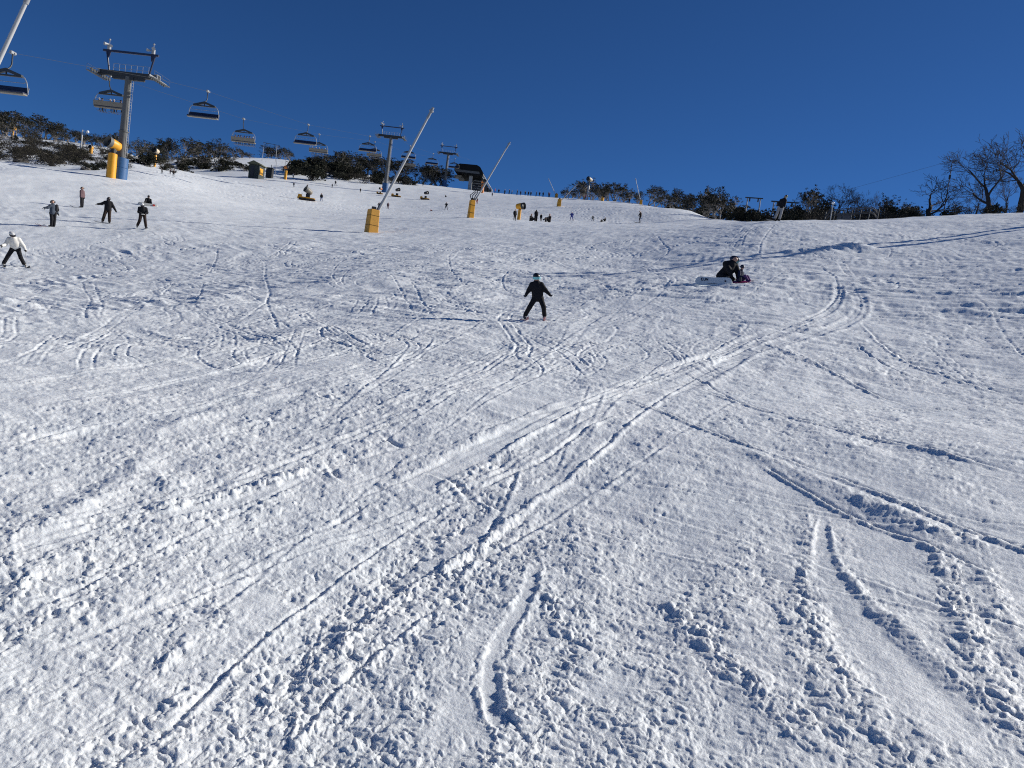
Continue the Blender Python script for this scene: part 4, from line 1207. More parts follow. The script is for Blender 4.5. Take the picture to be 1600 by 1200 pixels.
# ------------------------------------------------------------------ summit station, shed, portals
def summit_station():
    b0 = spot(733, 292, 300)[0]
    t = thing('summit_station', 'dark summit lift station with an overhanging rounded hood on the crest', 'lift station', b0, LRZ)
    b = MB()    # hood: rounded-end body swept across the line
    prof = [(-5.5, 6.0), (-6.2, 6.6), (-6.2, 8.2), (-5.6, 9.2), (-4.0, 9.9), (3.5, 10.1), (5.0, 9.4), (6.4, 7.4), (6.6, 6.2), (5.8, 5.6), (-4.6, 5.6)]
    b.prism([(x, -8, z) for x, z in prof], (0, 0, 0), (0, 16, 0)); b.build('hood', paint('matt_black', (.012, .013, .015), .95, 0, .2, 3, 0, .05), t, 25)
    b = MB(); b.prism([(x, -8.05, z) for x, z in ((-6.0, 7.2), (4.8, 7.2), (5.2, 6.2), (-5.6, 6.2))], (0, 0, 0), (0, .2, 0)); b.build('fascia', paint('dark_fascia', (.07, .075, .08)), t)
    b = MB(); b.box((-6.24, 0, 7.3), (.1, 12, .8)); b.build('side_window', paint('dark_glass', (.02, .03, .04), .1), t)
    for x, y in ((1.0, -4.5), (.6, 5)):
        MB().box((x, y, 2.6), (1.5, 1.2, 6.4)).build('column', GREYP, t)
    b = MB(); b.box((4.2, 3, 2.6), (4.6, 6, 5.6)); b.build('dark_interior', BLACK, t)  # solid black block stands in for the shaded interior under the hood
    b = MB()
    for i in range(4): b.box((3.9, -.10, 1.2 + i * 1.15), (4.2, .12, .28))
    b.build('parked_chair_rail', GREYP, t)
    b = MB(); b.tube([(6.2, -6, 6.6), (11.5, -6, -.4)], .38, 8); b.tube([(6.0, -5, 5.6), (10.4, -5, -.4)], .25, 8); b.build('stair_rail', PALESTEEL, t)
    b = MB(); b.prism([(5.8, -5.6, 5.9), (10.9, -5.6, -.4), (6.6, -5.6, -.4)], (0, 0, 0), (0, 3, 0)); b.build('ramp', DARKSTEEL, t)
    b = MB(); b.box((-4.8, -3, 4.9), (3.2, 4, .9)); b.box((-3.4, -3, 3.9), (2.2, 3, .9)); b.build('chair_gate', BEIGE, t)
    t.scale = (.9, .9, .88)
    return t
summit_station()
def shed():
    b0, h, d = upright(400, 254, 278, 198)
    t = thing('green_shed', 'small dark green shed with a yellow panel at the edge of the piste', 'shed', b0, facing(b0) + R(-28))
    w, dp = 2.9, 3.1; z = h * .8
    b = MB(); b.box((0, 0, z / 2 - .3), (w, dp, z + .6)); b.build('wall', paint('dark_green_boards', (.022, .03, .026), .7, 0, .3, 6), t)
    b = MB(); b.prism([(-w / 2 - .35, -dp / 2 - .6, z), (w / 2 + .35, -dp / 2 - .6, z), (w / 2 + .35, -dp / 2 - .6, z + .12), (.0, -dp / 2 - .6, h + .1), (-w / 2 - .35, -dp / 2 - .6, z + .12)], (0, 0, .003), (0, dp + 1.2, .003))
    b.build('roof', paint('olive_roof', (.10, .10, .05), .6, 0, .2, 3), t)
    MB().box((w / 2 + .03, -.3, z * .52), (.06, 1.7, z * .5)).build('panel', YELLOW, t)
    MB().box((-.4, -dp / 2 - .03, z * .45), (.9, .06, z * .8)).build('door', BLACK, t)
    return t
shed()
def cabin():
    b0, h, d = upright(421, 262, 275, 205)
    t = thing('plant_box', 'squat dark machinery box in scrub right of the green shed', 'machinery', b0, facing(b0) + R(-20))
    b = MB(); b.box((0, 0, h * .42), (1.7, 1.5, h * .9), bev=.06); b.build('casing', BLACK, t)
    b = MB(); b.box((0, 0, h * .93), (2.1, 1.9, .16)); b.build('lid', DARKSTEEL, t)
    b = MB(); b.tube([(.3, 0, h * .95), (.3, 0, h * 1.3)], .09, 8); b.build('exhaust', DARKSTEEL, t)
cabin()
def portal(x0, x1, yt, yb, depth, label, drop=0.0, col=None):
    a = spot((x0 + x1) / 2, yb, depth)[0]; pa, pb = at(x0, yt, depth), at(x1, yt + drop, depth)
    z = (pa.z + pb.z) / 2 - a.z; w = (pb - pa).length
    t = thing('tow_portal', label, 'tow portal', a, facing(a), 'goalpost frames of the drag lifts')
    m = col or GREYP
    for s in (-1, 1):
        MB().tube([(s * w / 2 * 1.04, 0, -.6), (s * w / 2, 0, z)], [.09, .07], 8).build('post', m, t)
    b = MB(); b.box((0, 0, z + .06), (w + .6, .14, .12)); b.build('crossbar', DARKSTEEL, t)
    for s in (-1, 1):
        b = MB(); b.box((s * w * .33, 0, z - .12), (.07, 1.3, .1))
        for y in (-.5, 0, .5): b.tube([(s * w * .33 - .08, y, z - .2), (s * w * .33 + .08, y, z - .2)], .11, 10)
        b.build('roller_battery', DARKSTEEL, t)
    return t
portal(411, 430, 224, 247, 260, 'pale goalpost frame on the left snow crest above the green shed', 2, PALESTEEL)
portal(1164, 1183, 309, 342, 92, 'dark goalpost frame above the bushes left of the standing snowboarder', 2)
portal(1206, 1238, 315, 345, 80, 'wide goalpost frame directly behind the standing snowboarder', 3)
def queue_fence():
    a = spot(1328, 346, 63)[0]; L = 75 * 63 / FPX
    t = thing('queue_fence', 'low grey metal queue fence with curved rails along the right ridge', 'fence', a, facing(a))
    b = MB()
    for y, z in ((0, 1.0), (0, .62), (.9, 1.15), (.9, .75), (1.8, 1.05)):
        n = 16; pts = []
        for i in range(n + 1):
            u = -1 + 2 * i / n
            pts.append((u * L / 2, y, gz(*( (Vector(a) + Matrix.Rotation(facing(a), 3, 'Z') @ Vector((u * L / 2, y, 0)))[:2] )) - a.z + z - .75 * max(0, abs(u) - .72) ** 2 * 9))
        b.tube(pts, .04, 6)
    b.build('rail', paint('dull_rail', (.06, .06, .062), .8), t)
    for i in range(7):
        x = -L / 2 + L * i / 6
        for y in (0, .9):
            p = Vector(a) + Matrix.Rotation(facing(a), 3, 'Z') @ Vector((x, y, 0)); z = gz(p.x, p.y) - a.z
            MB().tube([(x, y, z - .3), (x + .05, y, z + .98)], .045, 6).build('post', DARKSTEEL, t)
    MB().box((-L * .12, .4, .45), (1.2, .1, .5)).build('panel', paint('grey_panel', (.1, .1, .11)), t)
queue_fence()
def lamp_post():
    b, h, d = upright(1297, 317, 346, 61)
    t = thing('lamp_post', 'short lamp post with a round white lamp behind the queue fence', 'lamp', b, facing(b))
    MB().tube([(0, 0, -.3), (0, 0, h - .1)], .04, 8).build('post', GREYP, t); MB().ell((0, 0, h), .11, 12, 8).build('lamp', WHITEP, t, 60)
lamp_post()
# tow lift over the right ridge: pole and cable
def tow():
    b = spot(1474, 336, 84)[0]; top = at(1474, 253, 84)
    t = thing('tow_pole', 'slim steel tow-lift pole rising behind the twin-trunked bare tree', 'lift pole', b, facing(b))
    h = top.z - b.z
    MB().tube([(0, 0, -.5), (0, 0, h)], [.06, .04], 10).build('mast', DARKSTEEL, t)
    MB().tube([(0, 0, h), (.4, 0, h + .08)], .035, 6).build('arm', DARKSTEEL, t)
    MB().box((0, 0, h * .74), (.22, .2, .45), bev=.03).build('control_box', BLACK, t)
    P = [at(x, y, d) for x, y, d in ((1240, 320, 90), (1300, 303, 88), (1380, 281, 86), (1478, 253.5, 84), (1545, 234, 82), (1640, 203, 80), (1760, 160, 78))]
    tag(MB().tube(P, .010, 5).build('tow_cable', DARKSTEEL), 'thin tow-lift cable climbing to the right above the bare trees', 'cable')
tow()
for x, yt, yb, d, lab in ((430, 246, 273, 212, 'tall thin marker pole right of the green shed, the left one of two'), (444, 246, 274, 212, 'tall thin marker pole left of the orange-headed snow gun')):
    b, h, dd = upright(x, yt, yb, d)
    t = thing('marker_pole', lab, 'pole', b, 0, 'thin marker poles')
    MB().tube([(0, 0, -.3), (0, 0, h)], [.07, .05], 8).build('shaft', GREYP, t); MB().tube([(0, 0, h), (0, 0, h + .2)], .09, 8).build('cap', DARKSTEEL, t)
b, h, dd = upright(127, 203, 225, 150)
t = thing('floodlight_post', 'pale post with a round floodlight in the scrub on the left bank', 'lamp', b, facing(b))
MB().tube([(0, 0, -.3), (0, 0, h)], [.16, .13], 8).build('post', PALESTEEL, t); MB().ell((.9, -.2, h - .2), .3, 10, 7).build('lamp', WHITEP, t, 60); MB().tube([(0, 0, h - .1), (.9, 0, h - .2)], .05, 6).build('arm', GREYP, t)

# ------------------------------------------------------------------ snow-making
def lance(px, yb, pxt, ypad, xt, yt, depth, label, wpx, rad=.10, mpad=OCHRE, rot=R(24)):
    base, d = spot(px, yb, depth)
    sc = d / FPX
    t = thing('snow_lance', label, 'snow lance', base, facing(base) , 'snow lances')
    w = wpx * sc * .78; hp = (yb - ypad) * sc * 1.0
    b = MB(); b.box((0, 0, hp / 2 - .1), (w, w, hp + .2), Matrix.Rotation(rot, 3, 'Z'), taper=.86, bev=w * .07); pad = b.build('crash_pad', mpad, t, 30)
    for q in (.28, .72):
        k_ = 1 - .14 * q
        b = MB(); b.box((0, 0, hp * q), (w * k_ + .03, w * k_ + .03, .07), Matrix.Rotation(rot, 3, 'Z'), bev=w * .07 * k_); b.build('strap', paint('dark_strap', (.10, .055, .01), .7), pad)
    inv = Matrix.Rotation(-facing(base), 3, 'Z')
    tip = inv @ (at(xt, yt, d) - base); foot = inv @ (at(pxt, ypad + 3, d) - base)
    v = tip - foot
    MB().tube([foot - v * .02, foot + v * .5, foot + v * .90], [rad, rad * .85, rad * .7], 10).build('mast', PALESTEEL, t)
    b = MB(); b.tube([foot + v * .895, foot + v * 1.0], [rad * .95, rad * .8], 10); b.tube([foot + v * .96, foot + v * .975], rad * 1.5, 10); b.build('nozzle_head', GREYP, t)
    b = MB(); b.tube([(0, 0, hp - .1), (0, 0, hp + .25)], rad * 1.5, 10); b.tube([foot - Vector((.3 * w, 0, .3)), foot + v * .10 - Vector((.1, 0, .05))], rad * .5, 6); b.build('pivot', DARKSTEEL, t)
    return t, base, d
lance(-131, 432, -131, 372, 60, -38, 28, 'thick white snow lance leaning across the top left corner', 40, .10, YELLOW)
lance(580, 362, 590, 328, 677, 168, 62, 'long pale snow lance rising from a big ochre pad in mid slope', 22, .125, OCHRE)
t, b2, d2 = lance(735, 340, 741, 313, 797, 222, 86, 'pale snow lance on the narrow yellow pad with looped black hoses', 11, .10, YELLOW)
hs_ = MB(); s2 = d2 / FPX
for q in range(3):
    hs_.tube([(-.1 + q * .12, -.1, 26 * s2), (-.35 + q * .3, -.2, 34 * s2), (.1 + q * .2, -.1, 40 * s2), (-.15 + q * .22, 0, 45 * s2), (.25 + q * .12, .1, 52 * s2)], .055, 6)
hs_.build('hose', BLACK, t, 60)
lance(873, 323, 876, 311, 902, 288, 160, 'short pale snow lance on a yellow pad below the gums on the crest', 7, .11, YELLOW)
lance(869, 309, 869, 303, 857, 279, 225, 'faint thin snow lance leaning left on the crest beyond the short lance', 5, .09, YELLOW)
lance(1001, 319, 1001, 312, 993, 279, 172, 'thin pale snow lance leaning left at the right end of the crest gums', 5, .085, YELLOW)
def fan_gun(px, yb, yt, depth, label, wpx=10, aim=(-.75, -.66, .12), scale=1.0, mpad=YELLOW, barrel=YELLOW, ring=STEEL, sled=False):
    base, d = spot(px, yb, depth); sc = d / FPX
    t = thing('snow_gun', label, 'snow gun', base, facing(base), 'fan snow guns')
    H = (yb - yt) * sc; r = .62 * scale
    if not sled:
        w = wpx * sc / 2
        b = MB(); b.tube([(0, 0, -.3), (0, 0, H * .62), (0, 0, H * .63)], [w, w * .92, w * .8], 14); b.build('padded_post', mpad, t)
        b = MB(); b.tube([(0, 0, H * .62), (0, 0, H - 1.25 * r)], [w * .6, w * .55], 10)
        for s in (-1, 1): b.tube([(0, 0, H - 1.5 * r), (0, s * r * .8, H - 1.2 * r), (0, s * r * 1.02, H - r)], .10 * scale, 6)
        b.build('yoke', BLACK, t)
    else:
        b = MB(); b.box((0, 0, .35 * scale), (3.6 * scale, 1.3 * scale, .42 * scale), bev=.08); b.box((-1.3 * scale, 0, .75 * scale), (.8 * scale, 1.0 * scale, .5 * scale), bev=.06); b.build('chassis', YELLOW, t)
        for s in (-1, 1): MB().box((.2 * scale, s * .8 * scale, .1 * scale), (3.4 * scale, .28 * scale, .3 * scale), bev=.08).build('track', BLACK, t)
        b = MB(); b.box((.3 * scale, 0, .95 * scale), (.9 * scale, .9 * scale, .8 * scale), bev=.08); b.build('yoke', BLACK, t)
    a = Vector(aim).normalized(); c = Vector((0, 0, H - r)) if not sled else Vector((.3 * scale, 0, H - r))
    L = 1.7 * scale
    b = MB(); b.tube([c - a * L * .5, c - a * L * .42, c - a * L * .1, c + a * L * .22], [r * .55, r * .8, r * .92, r * .95], 18); b.build('fan_housing', barrel, t, 50)
    b = MB(); b.tube([c + a * L * .223, c + a * L * .5], [r * .97, r * 1.06], 18, cap=False); b.tube([c + a * L * .499, c + a * L * .30], [r * .98, r * .8], 18, cap=False); b.build('nozzle_ring', ring, t, 50)
    b = MB(); b.tube([c + a * L * .23, c + a * L * .33], [r * .9, r * .5], 14); b.build('fan', BLACK, t, 50)
    return t
# two more, out of the picture on the right: only their long shadows cross the slope
for sx, sy, hh, lab in ((31.5, 43.3, 10.5, 'tall lance beyond the right edge whose upper shadow crosses the slope'), (34.0, 43.2, 11.0, 'tall lance beyond the right edge whose lower shadow crosses the slope')):
    bb = Vector((sx, sy, gz(sx, sy)))
    t = thing('snow_lance', lab, 'snow lance', bb, 0, 'snow lances')
    MB().box((0, 0, .8), (.95, .95, 1.8), taper=.86, bev=.06).build('crash_pad', OCHRE, t, 30)
    MB().tube([(0, 0, 1.5), (.6, -.5, hh * .9)], [.2, .17], 10).build('mast', PALESTEEL, t)
    MB().tube([(.6, -.5, hh * .895), (.66, -.55, hh)], [.17, .14], 10).build('nozzle_head', GREYP, t)
fan_gun(173, 277, 217, 88, 'big yellow-padded snow gun with a grey ring, left of the tallest lift tower', 14, (-.86, -.62, .18), 1.0)
fan_gun(241, 266, 238, 150, 'small pale snow gun on a thin yellow post right of the tallest tower', 4, (-.6, -.75, .1), .8, YELLOW, paint('cream_paint', (.6, .5, .36)), DARKSTEEL)
fan_gun(478, 314, 295, 148, 'tracked yellow snow gun with a grey barrel left of a walking man', 4, (-.7, -.4, .35), .95, barrel=BEIGE, sled=True)
fan_gun(593, 304, 294, 200, 'small orange snow gun crouched at the foot of the middle lift tower', 4, (-.7, -.5, .1), .5, barrel=ORANGE, sled=True)
fan_gun(619, 305, 291, 195, 'broad yellow tracked snow gun just right of the middle lift tower', 4, (.6, -.7, .1), .72, barrel=BLACK, ring=DARKSTEEL, sled=True)
fan_gun(664, 307, 294, 192, 'flat yellow tracked snow gun halfway between the middle and farthest towers', 4, (.7, -.6, .1), .68, barrel=BLACK, ring=DARKSTEEL, sled=True)
fan_gun(810, 346, 318, 100, 'yellow snow gun with a dark muzzle beside people in mid slope', 5.5, (.8, -.5, .08), .72, OCHRE, YELLOW, DARKSTEEL)
fan_gun(446, 279, 257, 205, 'orange-headed snow gun on a yellow post at the edge of the upper scrub', 4, (.75, -.5, .1), .85, YELLOW, ORANGE, DARKSTEEL)
fan_gun(753, 302, 282, 240, 'orange snow gun on the crest between the summit station and the crowd', 5, (.5, -.7, .3), .9, ORANGE, ORANGE, DARKSTEEL)
fan_gun(917, 314, 279, 205, 'pale snow gun on a tall post in front of the crest gums', 3, (-.6, -.7, .1), .95, PALESTEEL, paint('cream_paint', (.6, .5, .36)), BLACK)
fan_gun(941, 315, 307, 195, 'tiny yellow snow gun low on the crest among the gums', 5, (.6, -.7, .1), .45, YELLOW, YELLOW, DARKSTEEL)
fan_gun(20, 213, 194, 165, 'small yellow snow gun among snow gums on the left skyline', 3, (-.6, -.7, .1), .7, OCHRE, OCHRE, DARKSTEEL)
fan_gun(143, 226, 214, 150, 'short yellow snow gun in the scrub beside the floodlight post', 6, (-.6, -.7, .1), .55, OCHRE, OCHRE, DARKSTEEL)
# ------------------------------------------------------------------ people
LEAN = -ROLL            # the photographed figures stand upright in the tilted frame
K = ('black', (.010, .010, .013)); NV = ('navy', (.012, .016, .04)); CH_ = ('charcoal', (.03, .031, .035)); GR = ('grey', (.13, .14, .16)); PK = ('dusty pink', (.14, .085, .092))
WH = ('white', (.72, .70, .64)); BR = ('brown', (.035, .022, .018)); BL = ('blue', (.03, .05, .28)); RD = ('red', (.35, .015, .03)); JN = ('denim', (.06, .09, .2)); PU = ('purple', (.13, .06, .17)); SL = ('slate', (.06, .075, .10)); PL = ('pale grey', (.33, .32, .32))
KH = ('black', (.012, .012, .015))
# the child in the middle
p, d = spot(836, 501)
person('small child in black ski suit and mirrored goggles skiing toward the viewer', p, facing(p), 76 * d / FPX, dict(
    head=(0, -.03, 1.53), neck=(.01, .01, 1.37), chest=(.03, 0, 1.18), waist=(.055, 0, .97), pelvis=(.07, 0, .82), shL=(-.155, 0, 1.29), shR=(.18, 0, 1.30),
    elL=(-.26, .0, 1.08), elR=(.33, .0, 1.10), haL=(-.345, -.10, .93), haR=(.475, -.10, .96), hiL=(-.03, 0, .80), hiR=(.17, 0, .80), knL=(-.21, -.16, .47), knR=(.29, -.16, .49),
    anL=(-.38, .0, .15), anR=(.34, .0, .15), toL=(-.35, -.22, .08), toR=(.33, -.22, .08)), lean=LEAN * .75, jacket=K, trousers=K, helmet=KH, goggles=('mirror', (.16, .42, .48)),
    boots=('grey boot', (.16, .15, .16)), skis=('pink', (.30, .12, .14), .95), hs=1.12)
# the kneeling adult, the seated child and their boards
p, d = spot(1135, 441)
person('adult in black kneeling bent over in the snow beside a seated child', p, facing(p), 1.75, dict(
    head=(.20, .04, .74), neck=(.13, .04, .62), chest=(.05, .03, .44), waist=(-.04, .02, .30), pelvis=(-.14, .02, .19), shL=(-.07, -.06, .60), shR=(.24, .12, .58),
    elL=(.06, -.20, .36), elR=(.34, .10, .36), haL=(.15, -.24, .13), haR=(.36, .04, .17), hiL=(-.16, -.09, .19), hiR=(-.10, .11, .19), knL=(.15, -.14, .10), knR=(.2, .14, .10),
    anL=(-.30, -.12, .08), anR=(-.28, .14, .08), toL=(-.46, -.12, .04), toR=(-.44, .14, .04), face=(.75, -.1, -.5)), lean=LEAN * .5, jacket=K, trousers=K, helmet=('dark blue', (.012, .018, .045)), goggles=('teal', (.10, .22, .24)), boots=PU, puff=1.1)
q, d = spot(1156, 436, d - .1)
person('small child in navy hood and purple trousers seated in the snow before a kneeling adult', q, facing(q) + R(60), 1.02, dict(
    SIT, head=(0, -.05, .86), knL=(-.13, -.38, .36), knR=(.13, -.38, .36), anL=(-.14, -.58, .10), anR=(.14, -.58, .10), toL=(-.15, -.76, .12), toR=(.15, -.76, .12)),
    jacket=NV, trousers=PU, helmet=NV, boots=PU, detail=True)
q, d = spot(1146, 440, d - .35)
sb = thing('snowboard', 'magenta and purple snowboard lying in the snow under the seated child', 'snowboard', q + Vector((0, 0, .05)), facing(q))
snowboard_mesh(sb, Vector((0, 0, 0)), Vector((1, .15, .14)), Vector((0, -.25, 1)), 1.12, paint('magenta_board', (.30, .012, .12), .4, 0, .6, 4), 'deck', .24)
b = MB()
for x in (-.2, .2): b.box((x, 0, .10), (.10, .2, .14), bev=.02)
b.build('binding', BLACK, sb)
q, d = spot(1115, 446)
wb = thing('snowboard', 'white snowboard with dark lettering standing on edge before the kneeling adult', 'snowboard', q, facing(q))
wb.rotation_euler = (0, -ROLL * .55, facing(q) + R(6))
deck = snowboard_mesh(wb, Vector((0, 0, .135)), Vector((1, 0, 0)), Vector((0, 1, -.35)), 57 * d / FPX, paint('white_base', (.62, .66, .68), .4, 0, .06, 4), 'deck', .31)
# lettering on the base, strokes proud of it by 3 mm
bn = Vector((0, 1, -.35)).normalized(); bs = Vector((1, 0, 0)); bu = bn.cross(bs) * -1
bu = bu if bu.z > 0 else -bu
def strokes(b, segs, ox, oz, w, h, th):
    for x0, z0, x1, z1 in segs:
        a = Vector((0, 0, .135)) + bs * (ox + x0 * w) + bu * (oz + z0 * h) - bn * .004; c = Vector((0, 0, .135)) + bs * (ox + x1 * w) + bu * (oz + z1 * h) - bn * .004
        dirv = (c - a).normalized(); n = dirv.cross(bn) * th / 2
        b.prism([a + n, c + n, c - n, a - n], (0, 0, 0), -bn * .003)
lb = MB()
E_ = [(0, 0, 0, 1), (0, 1, 1, 1), (0, .5, .8, .5), (0, 0, 1, 0)]; U2 = [(0, 1, 0, .1), (0, 0, 1, 0), (1, .1, 1, 1)]; N_ = [(0, 0, 0, 1), (.06, .95, .94, .05), (1, 0, 1, 1)]
for i, g in enumerate((E_, U2, N_)): strokes(lb, g, -.40 + i * .078, .012, .052, .082, .02)
strokes(lb, [(0, 0, 1, 0)], -.20, -.085, .30, 1, .012)
lb.build('lettering', NAVY, deck)
dot = MB(); c = Vector((0, 0, .135)) + bs * .36 + bu * .02 - bn * .004; dot.tube([c, c - bn * .004], .032, 14); dot.build('emblem', NAVY, deck)
# skiers on the left
p, d = spot(23, 417)
t, J, k = person('skier in white jacket and black trousers bending forward at the left edge', p, facing(p), 56 * d / FPX * 1.06, dict(
    head=(-.06, -.22, 1.44), neck=(-.02, -.12, 1.30), chest=(.02, -.05, 1.13), waist=(.04, .04, .95), pelvis=(.04, .06, .85), shL=(-.2, -.08, 1.25), shR=(.18, -.08, 1.26),
    elL=(-.34, -.06, .98), elR=(.35, -.04, .98), haL=(-.46, -.26, .92), haR=(.42, -.26, .80), hiL=(-.06, .04, .83), hiR=(.14, .04, .83), knL=(-.26, -.06, .45), knR=(.24, -.08, .44),
    anL=(-.44, .04, .10), anR=(.38, .04, .12), toL=(-.42, -.16, .05), toR=(.42, -.14, .07)), lean=LEAN * .7, jacket=WH, trousers=K, helmet=('pale grey', (.5, .5, .5)), goggles=('dark', (.03, .03, .04)), boots=('white', (.6, .6, .6)), gloves=CH_, skis=('dark', (.05, .05, .06), 1.35))
M = Matrix.Rotation(facing(p), 3, 'Z')
ski_pole('thin ski pole in the white-jacketed skier\'s hand nearer the left edge', p + M @ Vector(J['haL']), p + M @ (Vector(J['haL']) + Vector((-.14, .1, -J['haL'][2]))))
ski_pole('thin ski pole in the white-jacketed skier\'s hand farther from the left edge', p + M @ Vector(J['haR']), p + M @ (Vector(J['haR']) + Vector((.12, .35, -J['haR'][2] + .06))))
p, d = spot(83, 355)
t, J, k = person('skier in slate jacket wearing a backpack, seen in profile below the bank', p, facing(p), 41 * d / FPX, dict(
    head=(-.02, -.03, 1.62), neck=(0, 0, 1.45), shL=(-.14, -.1, 1.38), shR=(.12, .1, 1.38), elL=(-.3, -.16, 1.24), elR=(.2, .12, 1.1), haL=(-.48, -.2, 1.2), haR=(.28, .05, .92),
    knL=(-.08, -.06, .5), knR=(.08, .06, .52), anL=(-.10, -.06, .1), anR=(.05, .08, .1), toL=(-.26, -.08, .05), toR=(-.11, .06, .05)), lean=LEAN * .6, jacket=SL, trousers=K, helmet=KH, goggles=('dark', (.03, .03, .04)), skis=('red', (.16, .03, .04), 1.6), puff=1.1)
M = Matrix.Rotation(facing(p), 3, 'Z')
bp = thing('backpack', 'dark backpack on the slate-jacketed skier', 'backpack', p + M @ Vector((J['chest'] + np.array((.20, .02, .0)) * k)), facing(p))
MB().ell((0, 0, 0), (.12, .16, .26), 12, 8).build('sack', CH_ and cloth(*CH_), bp, 60); MB().ell((.10, 0, -.08), (.05, .1, .12), 10, 6).build('pocket', cloth(*K), bp, 60)
ski_pole('thin ski pole planted ahead of the slate-jacketed skier', p + M @ Vector(J['haL']), p + M @ (Vector(J['haL']) + Vector((.06, 0, -J['haL'][2]))))
ski_pole('thin ski pole trailing behind the slate-jacketed skier', p + M @ Vector(J['haR']), p + M @ (Vector(J['haR']) + Vector((.42, .1, -J['haR'][2] + .1))))
p, d = spot(128, 325)
person('skier in dusty pink jacket standing alone, highest of the left group', p, facing(p), 32 * d / FPX, dict(shL=(-.1, -.1, 1.4), shR=(.1, .1, 1.4), elL=(-.1, -.16, 1.1), elR=(.14, .1, 1.1), haL=(-.08, -.2, .9), haR=(.16, .02, .92),
    hiL=(-.05, -.05, .92), hiR=(.05, .05, .92), knL=(-.06, -.07, .5), knR=(.05, .06, .5), anL=(-.05, -.08, .1), anR=(.04, .08, .1), toL=(-.22, -.1, .05), toR=(-.13, .06, .05)), lean=LEAN * .5, jacket=PK, trousers=K, helmet=CH_, goggles=('dark', (.03, .03, .04)), skis=('grey', (.2, .2, .22), 1.5))
p, d = spot(169, 349)
person('snowboarder in dark brown riding with both arms held out', p, facing(p), 40 * d / FPX, dict(head=(.02, -.02, 1.62), elL=(-.38, 0, 1.27), haL=(-.62, -.02, 1.22), elR=(.30, 0, 1.16), haR=(.44, -.03, .92), hiL=(-.12, 0, .90), hiR=(.08, 0, .92),
    knL=(-.24, -.05, .48), knR=(.07, -.06, .50), anL=(-.34, .03, .12), anR=(.08, .03, .10), toL=(-.36, -.15, .08), toR=(.08, -.15, .05), pelvis=(-.02, 0, .95)), lean=LEAN * .6, jacket=K, trousers=BR, helmet=('brown', (.05, .035, .03)), goggles=('dark', (.03, .03, .04)), board=('dark', (.03, .03, .035), 1.5), puff=1.12)
p, d = spot(223, 356)
person('snowboarder in black with a white hat crouching forward near the pale board', p, facing(p), 39 * d / FPX * 1.03, dict(head=(-.02, -.2, 1.50), neck=(0, -.1, 1.36), chest=(.02, -.04, 1.2), shL=(-.19, -.06, 1.30), shR=(.2, -.06, 1.30), elL=(-.24, -.1, 1.03), elR=(.27, -.1, 1.03), haL=(-.10, -.24, .92), haR=(.12, -.24, .92),
    knL=(-.18, -.06, .48), knR=(.15, -.06, .48), anL=(-.33, .03, .12), anR=(.20, .03, .08), toL=(-.33, -.14, .08), toR=(.22, -.14, .04)), lean=LEAN * .7, jacket=K, trousers=BR, helmet=('white', (.7, .7, .7)), goggles=('dark', (.03, .03, .04)), gloves=('white', (.6, .6, .6)), skis=('dark', (.04, .03, .03), .9), puff=1.1)
p, d = spot(231, 321)
person('snowboarder in black sitting on the snow behind a pale board', p, facing(p), 1.7, dict(SIT, knL=(-.2, -.42, .42), knR=(.2, -.42, .42), anL=(-.28, -.75, .12), anR=(.28, -.75, .12), toL=(-.3, -.82, .22), toR=(.3, -.82, .22)), jacket=K, trousers=K, helmet=KH)
q = p + Matrix.Rotation(facing(p), 3, 'Z') @ Vector((0, -.85, 0)); q.z = gz(q.x, q.y)
wb2 = thing('snowboard', 'pale snowboard with a red tip standing on edge before the sitting snowboarder', 'snowboard', q, facing(q))
snowboard_mesh(wb2, Vector((0, 0, .16)), Vector((1, 0, .02)), Vector((0, 1, -.3)), 28 * d / FPX, paint('pale_board', (.5, .49, .45), .4), 'deck', .28)
dot = MB(); c = Vector((.48, -.03, .18)); dot.tube([c, c + Vector((0, -.012, .004))], .10, 14); dot.build('emblem', paint('red_print', (.5, .03, .02)), wb2)
# others far up the slope: (x, foot row, height px, turn, jacket, trousers, pose, label)
WALK = dict(knL=(-.14, -.12, .5), anL=(-.2, -.1, .1), toL=(-.2, -.28, .05), knR=(.13, .02, .5), anR=(.2, .12, .1), toR=(.2, -.05, .05))
WIDE = dict(knL=(-.2, -.06, .5), anL=(-.3, .02, .1), toL=(-.3, -.15, .05), knR=(.2, -.06, .5), anR=(.3, .02, .1), toR=(.3, -.15, .05), elL=(-.32, -.05, 1.15), elR=(.32, -.05, 1.15), haL=(-.36, -.2, 1.0), haR=(.36, -.2, 1.0))
SIDE = dict(shL=(-.08, -.15, 1.36), shR=(.06, .15, 1.36), head=(-.06, -.03, 1.6), elL=(-.2, -.2, 1.12), elR=(-.05, .2, 1.1), haL=(-.32, -.2, .98), haR=(-.2, .2, .95), hiL=(0, -.1, .9), hiR=(0, .1, .9), knL=(-.1, -.12, .5), knR=(-.08, .12, .5), anL=(0, -.13, .1), anR=(.02, .13, .1), toL=(-.18, -.13, .05), toR=(-.16, .13, .05))
LOW = dict(SIT, knL=(-.15, -.4, .40), knR=(.15, -.4, .40), anL=(-.16, -.7, .10), anR=(.16, -.7, .10), toL=(-.18, -.8, .2), toR=(.18, -.8, .2))
def sit_h(h): return h * 1.95
